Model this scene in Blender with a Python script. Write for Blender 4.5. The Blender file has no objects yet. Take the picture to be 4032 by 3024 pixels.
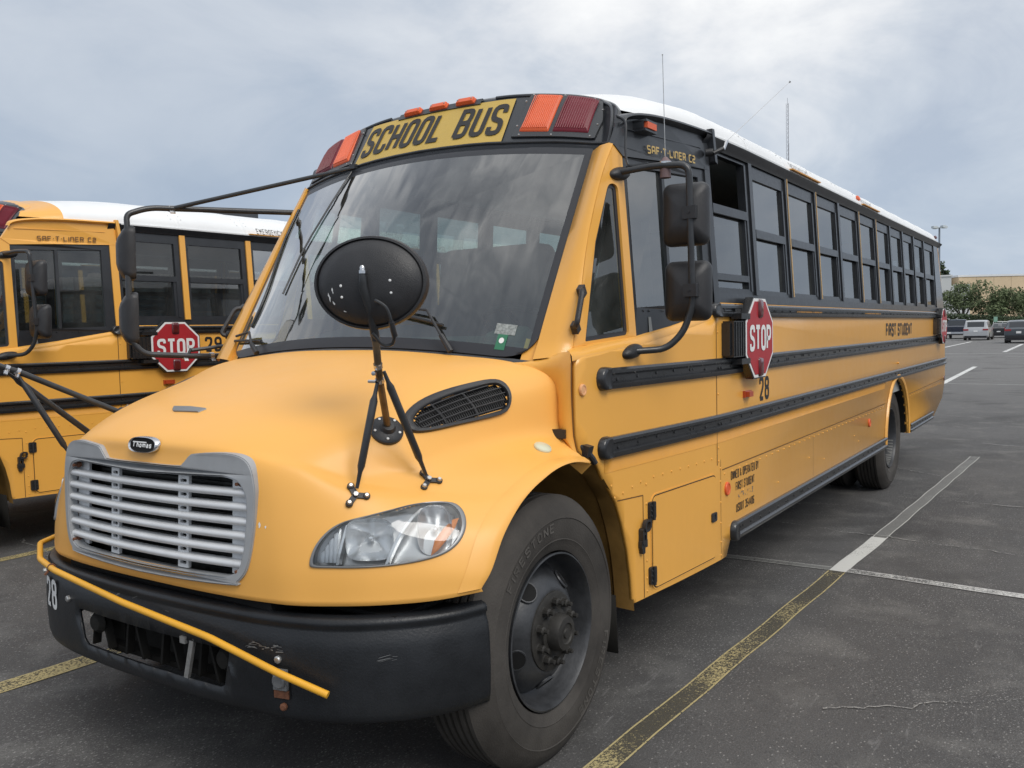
import bpy, math, random
from mathutils import Vector, Matrix
from mathutils.geometry import tessellate_polygon
random.seed(7)
sc = bpy.context.scene
COL = sc.collection
R = math.radians
PI = math.pi

# ------------------------------------------------------------------ camera
cam_d = bpy.data.cameras.new('camera')
cam = bpy.data.objects.new('camera', cam_d); COL.objects.link(cam)
yaw, pitch, roll = 0.588606, -0.059299, -0.022458
f = Vector((math.cos(yaw)*math.cos(pitch), math.sin(yaw)*math.cos(pitch), math.sin(pitch)))
r0 = Vector((math.sin(yaw), -math.cos(yaw), 0)); u0 = r0.cross(f)
rr = r0*math.cos(roll)+u0*math.sin(roll); uu = -r0*math.sin(roll)+u0*math.cos(roll)
cam.matrix_world = Matrix(((rr.x, uu.x, -f.x, -2.78594), (rr.y, uu.y, -f.y, -2.86401), (rr.z, uu.z, -f.z, 1.645815), (0, 0, 0, 1)))
cam_d.sensor_width = 36; cam_d.lens = 36*3453.427/4032
cam_d.clip_start = .05; cam_d.clip_end = 3000
sc.camera = cam

# ------------------------------------------------------------------ nodes helper
class NT:
    def __init__(s, tree):
        s.t = tree; s.n = tree.nodes; s.l = tree.links
    def node(s, typ, **kw):
        n = s.n.new(typ)
        for k, v in kw.items():
            if k.startswith('i_'): s.set(n, k[2:], v)
            else: setattr(n, k, v)
        return n
    def set(s, n, k, v):
        k = k.replace('_', ' ')
        i = n.inputs[int(k)] if k.isdigit() else n.inputs[k]
        if isinstance(v, bpy.types.NodeSocket): s.l.new(v, i)
        else: i.default_value = v
    def math(s, op, a, b=0.0, c=None, clamp=False):
        n = s.node('ShaderNodeMath', operation=op); n.use_clamp = clamp
        s.set(n, '0', a); s.set(n, '1', b)
        if c is not None: s.set(n, '2', c)
        return n.outputs[0]
    def vmath(s, op, a, b=(0, 0, 0)):
        n = s.node('ShaderNodeVectorMath', operation=op); s.set(n, '0', a); s.set(n, '1', b)
        return n.outputs['Value'] if op in ('DOT_PRODUCT', 'LENGTH', 'DISTANCE') else n.outputs[0]
    def noise(s, vec, scale, detail=3, rough=.5, dist=0.0):
        n = s.node('ShaderNodeTexNoise'); s.set(n, 'Vector', vec); n.inputs['Scale'].default_value = scale
        n.inputs['Detail'].default_value = detail; n.inputs['Roughness'].default_value = rough; n.inputs['Distortion'].default_value = dist
        return n.outputs['Fac']
    def ramp(s, fac, stops, interp='LINEAR'):
        n = s.node('ShaderNodeValToRGB'); s.set(n, 'Fac', fac); cr = n.color_ramp; cr.interpolation = interp
        while len(cr.elements) < len(stops): cr.elements.new(.5)
        for e, (p, c) in zip(cr.elements, stops):
            e.position = p; e.color = (c, c, c, 1) if isinstance(c, (int, float)) else (*c, 1)
        return n.outputs['Color']
    def mix(s, fac, a, b, mode='MIX'):
        n = s.node('ShaderNodeMix', data_type='RGBA', blend_type=mode)
        n.clamp_factor = True
        s.set(n, '0', fac)
        for k, v in (('6', a), ('7', b)):
            if isinstance(v, tuple) and len(v) == 3: v = (*v, 1)
            s.set(n, k, v)
        return n.outputs[2]
    def mapping(s, vec, scale=(1, 1, 1), loc=(0, 0, 0), rot=(0, 0, 0)):
        n = s.node('ShaderNodeMapping'); s.set(n, 'Vector', vec)
        n.inputs['Scale'].default_value = scale; n.inputs['Location'].default_value = loc; n.inputs['Rotation'].default_value = rot
        return n.outputs[0]
    def sstep(s, x, a, b):
        n = s.node('ShaderNodeMapRange', interpolation_type='SMOOTHSTEP'); s.set(n, 'Value', x)
        n.inputs['From Min'].default_value = a; n.inputs['From Max'].default_value = b
        return n.outputs[0]

# ------------------------------------------------------------------ world: overcast sky
SUN_EL, SUN_AZ = R(46), R(248)          # sun direction, azimuth from +x towards +y
sun_dir = Vector((math.cos(SUN_EL)*math.cos(SUN_AZ), math.cos(SUN_EL)*math.sin(SUN_AZ), math.sin(SUN_EL)))
w = bpy.data.worlds.new('World'); sc.world = w; w.use_nodes = True
T = NT(w.node_tree); T.n.clear()
tc = T.node('ShaderNodeTexCoord'); D = T.vmath('NORMALIZE', tc.outputs['Generated'])
sky = T.node('ShaderNodeTexSky', sky_type='NISHITA', sun_disc=False, sun_elevation=SUN_EL, sun_rotation=PI/2-SUN_AZ)
sky.dust_density = 3
sx = T.node('ShaderNodeSeparateXYZ'); T.set(sx, '0', D)
zc = T.math('MAXIMUM', sx.outputs[2], 0.0)
# cloud coordinates: project on a dome so that clouds flatten towards the horizon
den = T.math('ADD', zc, 0.42)
cx = T.math('DIVIDE', sx.outputs[0], den); cy = T.math('DIVIDE', sx.outputs[1], den)
cc = T.node('ShaderNodeCombineXYZ'); T.set(cc, '0', cx); T.set(cc, '1', cy); T.set(cc, '2', zc)
n1 = T.noise(T.mapping(cc.outputs[0], (1.3, 1.3, 1), (3.3, 1.7, .4)), 1.25, 7, .56, .25)
n2 = T.noise(T.mapping(cc.outputs[0], (1, 1, 1), (7.1, 4.2, 2)), 3.1, 6, .6, .5)
n3 = T.noise(T.mapping(cc.outputs[0], (1, 1, 1), (1.1, 9.2, 5)), .8, 3, .5)
def lobe(vec, c0, c1):
    d = T.vmath('DOT_PRODUCT', D, Vector(vec).normalized())
    return T.sstep(d, c0, c1)
L_bright = lobe((.76, .55, .36), .88, .985)      # thin bright break in the cloud
L_bright2 = lobe((.93, .26, .33), .90, .985)
L_dark = lobe((.55, .82, .14), .86, .995)
dens = T.math('ADD', T.math('MULTIPLY', n1, .62), T.math('MULTIPLY', n2, .38))
dens = T.math('SUBTRACT', dens, T.math('MULTIPLY', L_bright, .085))
dens = T.math('SUBTRACT', dens, T.math('MULTIPLY', L_bright2, .015))
base = T.ramp(dens, [(.33, (.84, .84, .83)), (.42, (.70, .71, .725)), (.50, (.525, .56, .61)), (.60, (.375, .42, .50))])
hz = T.sstep(zc, .38, .0)                       # hazy blue-grey towards the horizon
base = T.mix(T.math('MULTIPLY', hz, .80), base, (.34, .415, .515))
base = T.mix(T.math('MULTIPLY', L_dark, .62), base, (.28, .345, .44))
base = T.mix(1.0, base, T.ramp(sx.outputs[2], [(.0, 1.0), (.46, 1.0), (1.0, 1.0)]), 'MULTIPLY')
up = T.sstep(zc, .45, .98)
base = T.mix(up, base, T.mix(1.0, T.ramp(dens, [(.38, (1.0, 1.0, .99)), (.45, (.86, .87, .88)), (.51, (.48, .505, .54)), (.58, (.27, .295, .335))]), (1.22, 1.22, 1.22), 'MULTIPLY'))
gn = T.sstep(sx.outputs[2], 0.0, -.03)
base = T.mix(gn, base, (.16, .165, .17))
bg1 = T.node('ShaderNodeBackground'); T.set(bg1, 'Color', sky.outputs[0]); bg1.inputs['Strength'].default_value = .06
bg2 = T.node('ShaderNodeBackground'); T.set(bg2, 'Color', base); bg2.inputs['Strength'].default_value = 1.0
mx = T.node('ShaderNodeMixShader'); mx.inputs[0].default_value = .93
T.l.new(bg1.outputs[0], mx.inputs[1]); T.l.new(bg2.outputs[0], mx.inputs[2])
wo = T.node('ShaderNodeOutputWorld'); T.l.new(mx.outputs[0], wo.inputs[0])
sl = bpy.data.lights.new('sun', 'SUN'); sl.energy = 1.3; sl.angle = R(30); sl.color = (1, .96, .90)
so = bpy.data.objects.new('sun', sl); COL.objects.link(so)
so.rotation_euler = sun_dir.to_track_quat('Z', 'Y').to_euler(); so.location = sun_dir*30
sc.view_settings.view_transform = 'Standard'; sc.view_settings.look = 'None'
sc.view_settings.exposure = 0.42; sc.view_settings.gamma = 1.0; sc.view_settings.use_curve_mapping = False
sc.render.engine = 'CYCLES'; sc.cycles.max_bounces = 8; sc.cycles.transparent_max_bounces = 16
sc.cycles.glossy_bounces = 4; sc.cycles.diffuse_bounces = 3

# ------------------------------------------------------------------ materials
def mat(name, color, rough=.5, metal=0.0, spec=.5, coat=0.0, var=.0, vscale=3.0, bump=0.0, bscale=60.0, emit=None, coatr=.1):
    m = bpy.data.materials.new(name); m.use_nodes = True; t = NT(m.node_tree)
    b = m.node_tree.nodes['Principled BSDF']
    b.inputs['Roughness'].default_value = rough; b.inputs['Metallic'].default_value = metal
    b.inputs['Specular IOR Level'].default_value = spec; b.inputs['Coat Weight'].default_value = coat; b.inputs['Coat Roughness'].default_value = coatr
    b.inputs['Base Color'].default_value = (*color, 1)
    tc = t.node('ShaderNodeTexCoord')
    if var > 0:
        n = t.noise(tc.outputs['Object'], vscale, 5, .6)
        c2 = tuple(min(1, x*(1+var)) for x in color); c1 = tuple(x*(1-var) for x in color)
        t.set(b, 'Base_Color', t.ramp(n, [(.3, c1), (.7, c2)]))
        t.set(b, 'Roughness', t.math('ADD', t.math('MULTIPLY', t.noise(tc.outputs['Object'], vscale*4, 4), .2), rough-.1))
    if bump > 0:
        bp = t.node('ShaderNodeBump'); bp.inputs['Strength'].default_value = bump; bp.inputs['Distance'].default_value = .003
        t.set(bp, 'Height', t.noise(tc.outputs['Object'], bscale, 3)); t.set(b, 'Normal', bp.outputs[0])
    if emit: b.inputs['Emission Color'].default_value = (*emit, 1)
    return m

def paint_yellow(name, col, rough, coat, dirt=.5, wav=0.0, cr_=.07):
    m = bpy.data.materials.new(name); m.use_nodes = True; t = NT(m.node_tree); b = m.node_tree.nodes['Principled BSDF']
    tc = t.node('ShaderNodeTexCoord'); o = tc.outputs['Object']
    big = t.noise(o, 1.1, 4, .6); fine = t.noise(o, 9, 5, .65)
    c = t.ramp(big, [(.3, tuple(x*.955 for x in col)), (.7, tuple(min(1, x*1.03) for x in col))])
    # road film: more of it low on the body, broken up by noise
    s = t.node('ShaderNodeSeparateXYZ'); t.set(s, '0', o)
    low = t.sstep(s.outputs[2], 1.1, .35)
    streak = t.noise(t.mapping(o, (6, 6, .8)), 3, 4, .6)
    d = t.math('MULTIPLY', t.math('ADD', t.math('MULTIPLY', low, .16), .05), t.math('MULTIPLY', t.math('ADD', streak, fine), dirt), clamp=True)
    c = t.mix(d, c, (.30, .20, .085))
    t.set(b, 'Base_Color', c)
    t.set(b, 'Roughness', t.math('ADD', t.math('MULTIPLY', fine, .16), t.math('ADD', rough-.08, t.math('MULTIPLY', d, .5))))
    b.inputs['Coat Weight'].default_value = coat; b.inputs['Coat Roughness'].default_value = .13 if coat > .4 else .28
    b.inputs['Specular IOR Level'].default_value = .4
    bp = t.node('ShaderNodeBump'); bp.inputs['Strength'].default_value = .25; bp.inputs['Distance'].default_value = .0006
    t.set(bp, 'Height', t.noise(o, 260, 2)); nrm = bp.outputs[0]
    if wav > 0:
        b2 = t.node('ShaderNodeBump'); b2.inputs['Strength'].default_value = wav; b2.inputs['Distance'].default_value = .02
        t.set(b2, 'Height', t.noise(t.mapping(o, (1, 1, 1.6)), 2.2, 2)); t.set(b2, 'Normal', nrm); nrm = b2.outputs[0]
        t.set(b, 'Coat_Normal', nrm)
    t.set(b, 'Normal', nrm)
    return m

def glass(name, tint, refl=1.0, rough=.0, streak=0.0, haze=0.0, cap=1.0, band=None):
    m = bpy.data.materials.new(name); m.use_nodes = True; t = NT(m.node_tree); t.n.clear()
    out = t.node('ShaderNodeOutputMaterial')
    tr = t.node('ShaderNodeBsdfTransparent'); tr.inputs[0].default_value = (*tint, 1)
    gl = t.node('ShaderNodeBsdfGlossy'); gl.inputs['Roughness'].default_value = rough; gl.inputs[0].default_value = (1, 1, 1, 1)
    fr = t.node('ShaderNodeFresnel'); fr.inputs['IOR'].default_value = 1.55
    tc = t.node('ShaderNodeTexCoord')
    if streak > 0:
        bp = t.node('ShaderNodeBump'); bp.inputs['Strength'].default_value = streak; bp.inputs['Distance'].default_value = .02
        t.set(bp, 'Height', t.noise(t.mapping(tc.outputs['Object'], (1.2, 3.2, .5), (0, 0, 0), (R(24), 0, 0)), 1.2, 2, .5)); t.set(gl, 'Normal', bp.outputs[0])
    if band:                                      # dyed sun band along the top of the pane
        sz = t.node('ShaderNodeSeparateXYZ'); t.set(sz, '0', tc.outputs['Object'])
        t.set(tr, 'Color', t.mix(t.sstep(sz.outputs[2], band[0], band[1]), tint, band[2]))
    mx = t.node('ShaderNodeMixShader'); t.set(mx, '0', t.math('MINIMUM', t.math('MULTIPLY', fr.outputs[0], refl), cap))
    t.l.new(tr.outputs[0], mx.inputs[1]); t.l.new(gl.outputs[0], mx.inputs[2])
    res = mx.outputs[0]
    if haze > 0:                                 # thin dust film on the pane; its slanted streaks also paint in reflected shine
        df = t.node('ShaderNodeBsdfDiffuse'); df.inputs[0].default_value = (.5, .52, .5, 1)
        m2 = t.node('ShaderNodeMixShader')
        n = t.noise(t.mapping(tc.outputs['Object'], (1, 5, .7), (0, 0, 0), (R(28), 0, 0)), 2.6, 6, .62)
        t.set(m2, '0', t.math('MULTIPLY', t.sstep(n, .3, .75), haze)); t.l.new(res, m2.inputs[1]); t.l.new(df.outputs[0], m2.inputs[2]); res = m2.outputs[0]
    t.l.new(res, out.inputs[0])
    return m

YEL = (.87, .43, .075)
M_yel = paint_yellow('school_bus_yellow_paint', YEL, .36, .45, .5, .06)
M_hood = paint_yellow('weathered_yellow_fibreglass', (.90, .455, .098), .44, .22, .45)
M_tape = mat('yellow_reflective_tape', (.66, .30, .035), .45, var=.05, vscale=9)
M_blk = mat('black_gloss_metal', (.018, .019, .021), .30, coat=.35, var=.25, vscale=8, bump=.1)
M_frame = mat('black_window_frame', (.022, .024, .028), .38, coat=.2, var=.2, vscale=10)
M_plas = mat('black_textured_plastic', (.024, .024, .026), .40, var=.3, vscale=7, bump=.4, bscale=400)
M_bump = mat('dusty_black_bumper', (.012, .0135, .016), .42, spec=.45, var=.45, vscale=3.2, bump=.3, bscale=120)
M_cap = mat('black_cap_fibreglass', (.030, .033, .038), .36, coat=.25, var=.15, vscale=5)
M_tube = mat('black_tube', (.028, .030, .033), .36, coat=.2, var=.3, vscale=12)
M_bronze = mat('worn_tube', (.16, .115, .07), .35, metal=.55, var=.4, vscale=14)
M_white = mat('white_roof_paint', (.80, .81, .81), .42, var=.04, vscale=2)
M_grey = mat('silver_grille_paint', (.68, .69, .70), .40, metal=.25, var=.07, vscale=9)
M_greyd = mat('grille_frame_paint', (.42, .43, .44), .42, metal=.3, var=.08, vscale=8)
M_dark = mat('dark_cavity', (.012, .012, .012), .8, spec=.2)
M_radi = mat('radiator_core', (.045, .045, .042), .6, metal=.4, var=.4, vscale=30)
M_under = mat('underbody', (.02, .019, .017), .8, spec=.2, var=.4)
M_liner = mat('dusty_yellow_liner', (.34, .19, .055), .7, spec=.2, var=.35, vscale=5)
M_rub = mat('tyre_rubber', (.052, .047, .042), .75, spec=.3, var=.42, vscale=4, bump=.45, bscale=140)
M_rubl = mat('dusty_raised_rubber', (.095, .088, .080), .8, spec=.2, var=.3, vscale=20)
M_rim = mat('grimy_black_rim', (.045, .047, .051), .42, metal=.2, var=.45, vscale=7, bump=.3)
M_rimw = mat('pale_rear_rim', (.22, .22, .21), .5, metal=.2, var=.4, vscale=8)
M_nut = mat('wheel_hub_grime', (.030, .028, .025), .62, metal=.2, var=.4, vscale=20)
M_chrome = mat('bright_metal', (.62, .62, .63), .22, metal=.95, var=.1)
M_steel = mat('zinc_bolt', (.50, .50, .49), .38, metal=.8, var=.2, vscale=40)
M_rust = mat('rusty_steel', (.15, .06, .03), .8, var=.4, vscale=30)
M_red = mat('stop_sign_red', (.40, .022, .03), .38, var=.08, vscale=6)
M_wht = mat('white_film', (.78, .78, .77), .45)
M_lred = mat('dark_red_lens', (.10, .012, .014), .15, coat=.6)
M_txt = mat('black_lettering', (.02, .018, .017), .5)
M_gold = mat('gold_lettering', (.52, .36, .12), .5)
M_brn = mat('brown_lettering', (.16, .075, .02), .5)
M_greyT = mat('faded_grey_lettering', (.42, .43, .44), .55)
M_sign = mat('school_bus_sign_yellow', (.56, .38, .085), .5, var=.05)
M_amb = mat('amber_lens', (.72, .12, .035), .42, spec=.3, coat=.15, coatr=.3, var=.05)
M_redl = mat('red_lens', (.16, .014, .026), .42, spec=.3, coat=.12, coatr=.3, var=.1)
M_peach = mat('faded_peach_lens', (.80, .42, .20), .35, coat=.3)
M_clear = mat('milky_clear_lens', (.62, .62, .45), .25, coat=.6)
M_dash = mat('dashboard_grey', (.10, .11, .105), .7)
M_seat = mat('seat_vinyl', (.085, .075, .065), .6, var=.1)
M_inwall = mat('interior_panel', (.30, .31, .30), .55)
M_ceil = mat('interior_ceiling', (.42, .43, .42), .5)
M_floor = mat('interior_floor', (.04, .04, .04), .7)
M_refl = mat('lamp_reflector', (.90, .91, .92), .22, metal=.72)
M_lampg = mat('lamp_housing_grey', (.22, .225, .23), .3, metal=.3)
M_lamph = mat('lamp_housing_silver', (.55, .56, .57), .28, metal=.5)
M_hlamb = mat('orange_reflector', (.78, .26, .05), .35)
M_green = mat('green_sticker', (.03, .17, .09), .5)
M_frit = mat('windshield_black_border', (.035, .037, .043), .38, spec=.3, coat=.15)
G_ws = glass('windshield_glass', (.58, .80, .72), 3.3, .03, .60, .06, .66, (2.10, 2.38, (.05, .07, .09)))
G_side = glass('tinted_side_glass', (.30, .33, .33), 1.7, .01, 0, .06, .36)
G_door = glass('driver_window_glass', (.42, .52, .50), 1.7, .01, 0, .08, .26)
G_lens = glass('lamp_lens_glass', (.90, .92, .93), 1.2, .03, 0, .10)
M_paper = mat('paper_sticker', (.26, .28, .27), .6, var=.5, vscale=90)

# ------------------------------------------------------------------ mesh helpers
class MB:
    def __init__(s): s.v = []; s.f = []; s.m = []
    def add(s, vs, fs, mi=0):
        o = len(s.v); s.v += [tuple(p) for p in vs]; s.f += [tuple(i+o for i in q) for q in fs]; s.m += [mi]*len(fs); return s
    def box(s, lo, hi, mi=0):
        x0, y0, z0 = lo; x1, y1, z1 = hi
        vs = [(x0, y0, z0), (x1, y0, z0), (x1, y1, z0), (x0, y1, z0), (x0, y0, z1), (x1, y0, z1), (x1, y1, z1), (x0, y1, z1)]
        return s.add(vs, [(0, 3, 2, 1), (4, 5, 6, 7), (0, 1, 5, 4), (1, 2, 6, 5), (2, 3, 7, 6), (3, 0, 4, 7)], mi)
    def obox(s, c, ax, ay, az, mi=0):
        c, ax, ay, az = map(Vector, (c, ax, ay, az))
        vs = [c-ax-ay-az, c+ax-ay-az, c+ax+ay-az, c-ax+ay-az, c-ax-ay+az, c+ax-ay+az, c+ax+ay+az, c-ax+ay+az]
        return s.add(vs, [(0, 3, 2, 1), (4, 5, 6, 7), (0, 1, 5, 4), (1, 2, 6, 5), (2, 3, 7, 6), (3, 0, 4, 7)], mi)
    def grid(s, P, mi=0, flip=False, skip=None):
        n, m = len(P), len(P[0]); vs = [p for row in P for p in row]; fs = []
        for i in range(n-1):
            for j in range(m-1):
                if skip and skip(i, j): continue
                q = (i*m+j, i*m+j+1, (i+1)*m+j+1, (i+1)*m+j); fs.append(q[::-1] if flip else q)
        return s.add(vs, fs, mi)
    def tube(s, pts, r, n=10, cap=True, mi=0, flat=None):
        pts = [Vector(p) for p in pts]; P = []; up = None
        for i, p in enumerate(pts):
            t = (pts[min(i+1, len(pts)-1)]-pts[max(i-1, 0)]).normalized()
            if up is None:
                up = Vector((0, 0, 1)) if abs(t.z) < .9 else Vector((0, 1, 0))
            a = t.cross(up).normalized(); b = t.cross(a).normalized(); up = -b
            ri = r[i] if isinstance(r, (list, tuple)) else r
            P.append([p+a*math.cos(2*PI*k/n)*ri+b*math.sin(2*PI*k/n)*ri for k in range(n)]+[p+a*ri])
        s.grid([row for row in P], mi)
        if cap:
            s.add(P[0][:-1], [tuple(range(n))], mi); s.add(P[-1][:-1], [tuple(range(n))[::-1]], mi)
        return s
    def lathe(s, c, axis, prof, n=24, mi=0, up=None):
        c = Vector(c); ax = Vector(axis).normalized()
        a = ax.orthogonal().normalized() if up is None else Vector(up); b = ax.cross(a)
        P = [[c+ax*h+(a*math.cos(2*PI*k/n)+b*math.sin(2*PI*k/n))*r for k in range(n+1)] for (r, h) in prof]
        return s.grid(P, mi)
    def disc(s, c, axis, r, h, n=16, mi=0, bev=0):
        prof = [(r, 0), (r, h-bev), (max(r-bev, 0), h), (0, h)] if bev else [(r, 0), (r, h), (0, h)]
        return s.lathe(c, axis, prof, n, mi)
    def poly(s, outline, holes=(), mp=lambda a, b, d: (a, 0, b), depth=.02, mi=0):
        """flat polygon (with holes) in 2-D, mapped by mp(a,b,offset); gets a back and rims"""
        loops = [list(outline)]+[list(h) for h in holes]
        tris = tessellate_polygon([[Vector((a, b, 0)) for a, b in L] for L in loops])
        fl = [p for L in loops for p in L]; n = len(fl)
        top = [mp(a, b, 0.0) for a, b in fl]; bot = [mp(a, b, -depth) for a, b in fl]
        fs = [tuple(t) for t in tris]+[tuple(i+n for i in t[::-1]) for t in tris]
        k = 0
        for L in loops:
            m = len(L)
            for i in range(m): fs.append((k+i, k+(i+1) % m, n+k+(i+1) % m, n+k+i))
            k += m
        return s.add(top+bot, fs, mi)
    def build(s, name, m, parent=None, smooth=True, angle=40, loc=None, label=None, kind=None):
        me = bpy.data.meshes.new(name); me.from_pydata([tuple(v) for v in s.v], [], s.f)
        mats = m if isinstance(m, (list, tuple)) else [m]
        for x in mats: me.materials.append(x)
        if len(mats) > 1: me.polygons.foreach_set('material_index', s.m)
        me.validate(); me.update()
        import bmesh
        b = bmesh.new(); b.from_mesh(me); bmesh.ops.remove_doubles(b, verts=b.verts, dist=1e-5)
        bmesh.ops.recalc_face_normals(b, faces=b.faces)
        b.to_mesh(me); b.free()
        if smooth:
            me.polygons.foreach_set('use_smooth', [True]*len(me.polygons))
            me.set_sharp_from_angle(angle=R(angle))
        o = bpy.data.objects.new(name, me); COL.objects.link(o)
        if parent: o.parent = parent
        if loc: o.location = loc
        if label: o['label'] = label
        if kind: o['kind'] = kind
        return o
def curved_panel(name, outline, mp, m, parent, cuts, thick=.02, zcuts=(), off=0.0):
    """sheet cut to a flat outline, divided along x (and z) and then bent by mp"""
    import bmesh
    tris = tessellate_polygon([[Vector((a, b, 0)) for a, b in outline]])
    bm = bmesh.new(); vs = [bm.verts.new((a, 0, b)) for a, b in outline]
    for t in tris:
        try: bm.faces.new([vs[i] for i in t])
        except ValueError: pass
    for x in cuts: bmesh.ops.bisect_plane(bm, geom=bm.verts[:]+bm.edges[:]+bm.faces[:], plane_co=(x, 0, 0), plane_no=(1, 0, 0))
    for z in zcuts: bmesh.ops.bisect_plane(bm, geom=bm.verts[:]+bm.edges[:]+bm.faces[:], plane_co=(0, 0, z), plane_no=(0, 0, 1))
    for v in bm.verts: v.co = Vector(mp(v.co.x, v.co.z, off))
    bmesh.ops.recalc_face_normals(bm, faces=bm.faces)
    if bm.faces and sum(f_.normal.y*f_.calc_center_median().y for f_ in bm.faces) < 0: bmesh.ops.reverse_faces(bm, faces=bm.faces)
    me = bpy.data.meshes.new(name); bm.to_mesh(me); bm.free(); me.materials.append(m); me.polygons.foreach_set('use_smooth', [True]*len(me.polygons))
    o = bpy.data.objects.new(name, me); COL.objects.link(o); o.parent = parent
    if thick: k = o.modifiers.new('thickness', 'SOLIDIFY'); k.thickness = thick; k.offset = -1
    return o
def tag(o, label=None, cat=None, group=None, kind=None):
    if label: o['label'] = label
    if cat: o['category'] = cat
    if group: o['group'] = group
    if kind: o['kind'] = kind
    return o
def empty(name, loc=(0, 0, 0), rz=0):
    o = bpy.data.objects.new(name, None); o.location = loc; o.rotation_euler = (0, 0, rz); o.empty_display_size = .2; COL.objects.link(o); return o
def lerp(a, b, t): return a+(b-a)*t
def cr(p0, p1, p2, p3, t):
    return .5*((2*p1)+(p2-p0)*t+(2*p0-5*p1+4*p2-p3)*t*t+(3*p1-p0-3*p2+p3)*t**3)
def spline(pts, n, closed=False):
    pts = [Vector(p) for p in pts]; N = len(pts); out = []
    for i in range(N if closed else N-1):
        g = (lambda k: pts[k % N]) if closed else (lambda k: pts[k] if 0 <= k < N else (2*pts[0]-pts[1] if k < 0 else 2*pts[-1]-pts[-2]))
        for k in range(n): out.append(cr(g(i-1), g(i), g(i+1), g(i+2), k/n))
    if not closed: out.append(pts[-1])
    return out
def rrect(x0, y0, x1, y1, r, n=4):
    out = []
    for cx, cy, a in ((x1-r, y1-r, 0), (x0+r, y1-r, 90), (x0+r, y0+r, 180), (x1-r, y0+r, 270)):
        for k in range(n+1):
            t = R(a+90*k/n); out.append((cx+r*math.cos(t), cy+r*math.sin(t)))
    return out
def inset(poly, d):
    n = len(poly); out = []
    ar = sum(poly[i][0]*poly[(i+1) % n][1]-poly[(i+1) % n][0]*poly[i][1] for i in range(n))
    sg = 1 if ar > 0 else -1
    for i in range(n):
        p0, p1, p2 = Vector(poly[i-1]), Vector(poly[i]), Vector(poly[(i+1) % n])
        e1 = (p1-p0).normalized(); e2 = (p2-p1).normalized()
        n1 = Vector((-e1.y, e1.x))*sg; n2 = Vector((-e2.y, e2.x))*sg
        b = n1+n2
        b = b/max(b.dot(n1), .35) if b.length > 1e-6 else n1
        out.append(tuple(p1+b*d))
    return out
def fillet(pts, r, n=3, closed=True):
    N = len(pts); out = []
    for i in range(N):
        p = Vector(pts[i])
        if not closed and i in (0, N-1): out.append(tuple(p)); continue
        a, b = Vector(pts[i-1]), Vector(pts[(i+1) % N]); ri = r[i] if isinstance(r, (list, tuple)) else r
        ri = min(ri, (a-p).length*.48, (b-p).length*.48)
        if ri <= 1e-5: out.append(tuple(p)); continue
        q0 = p+(a-p).normalized()*ri; q1 = p+(b-p).normalized()*ri
        for k in range(n+1):
            t = k/n; out.append(tuple(q0*(1-t)**2+p*2*t*(1-t)+q1*t*t))
    return out

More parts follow.
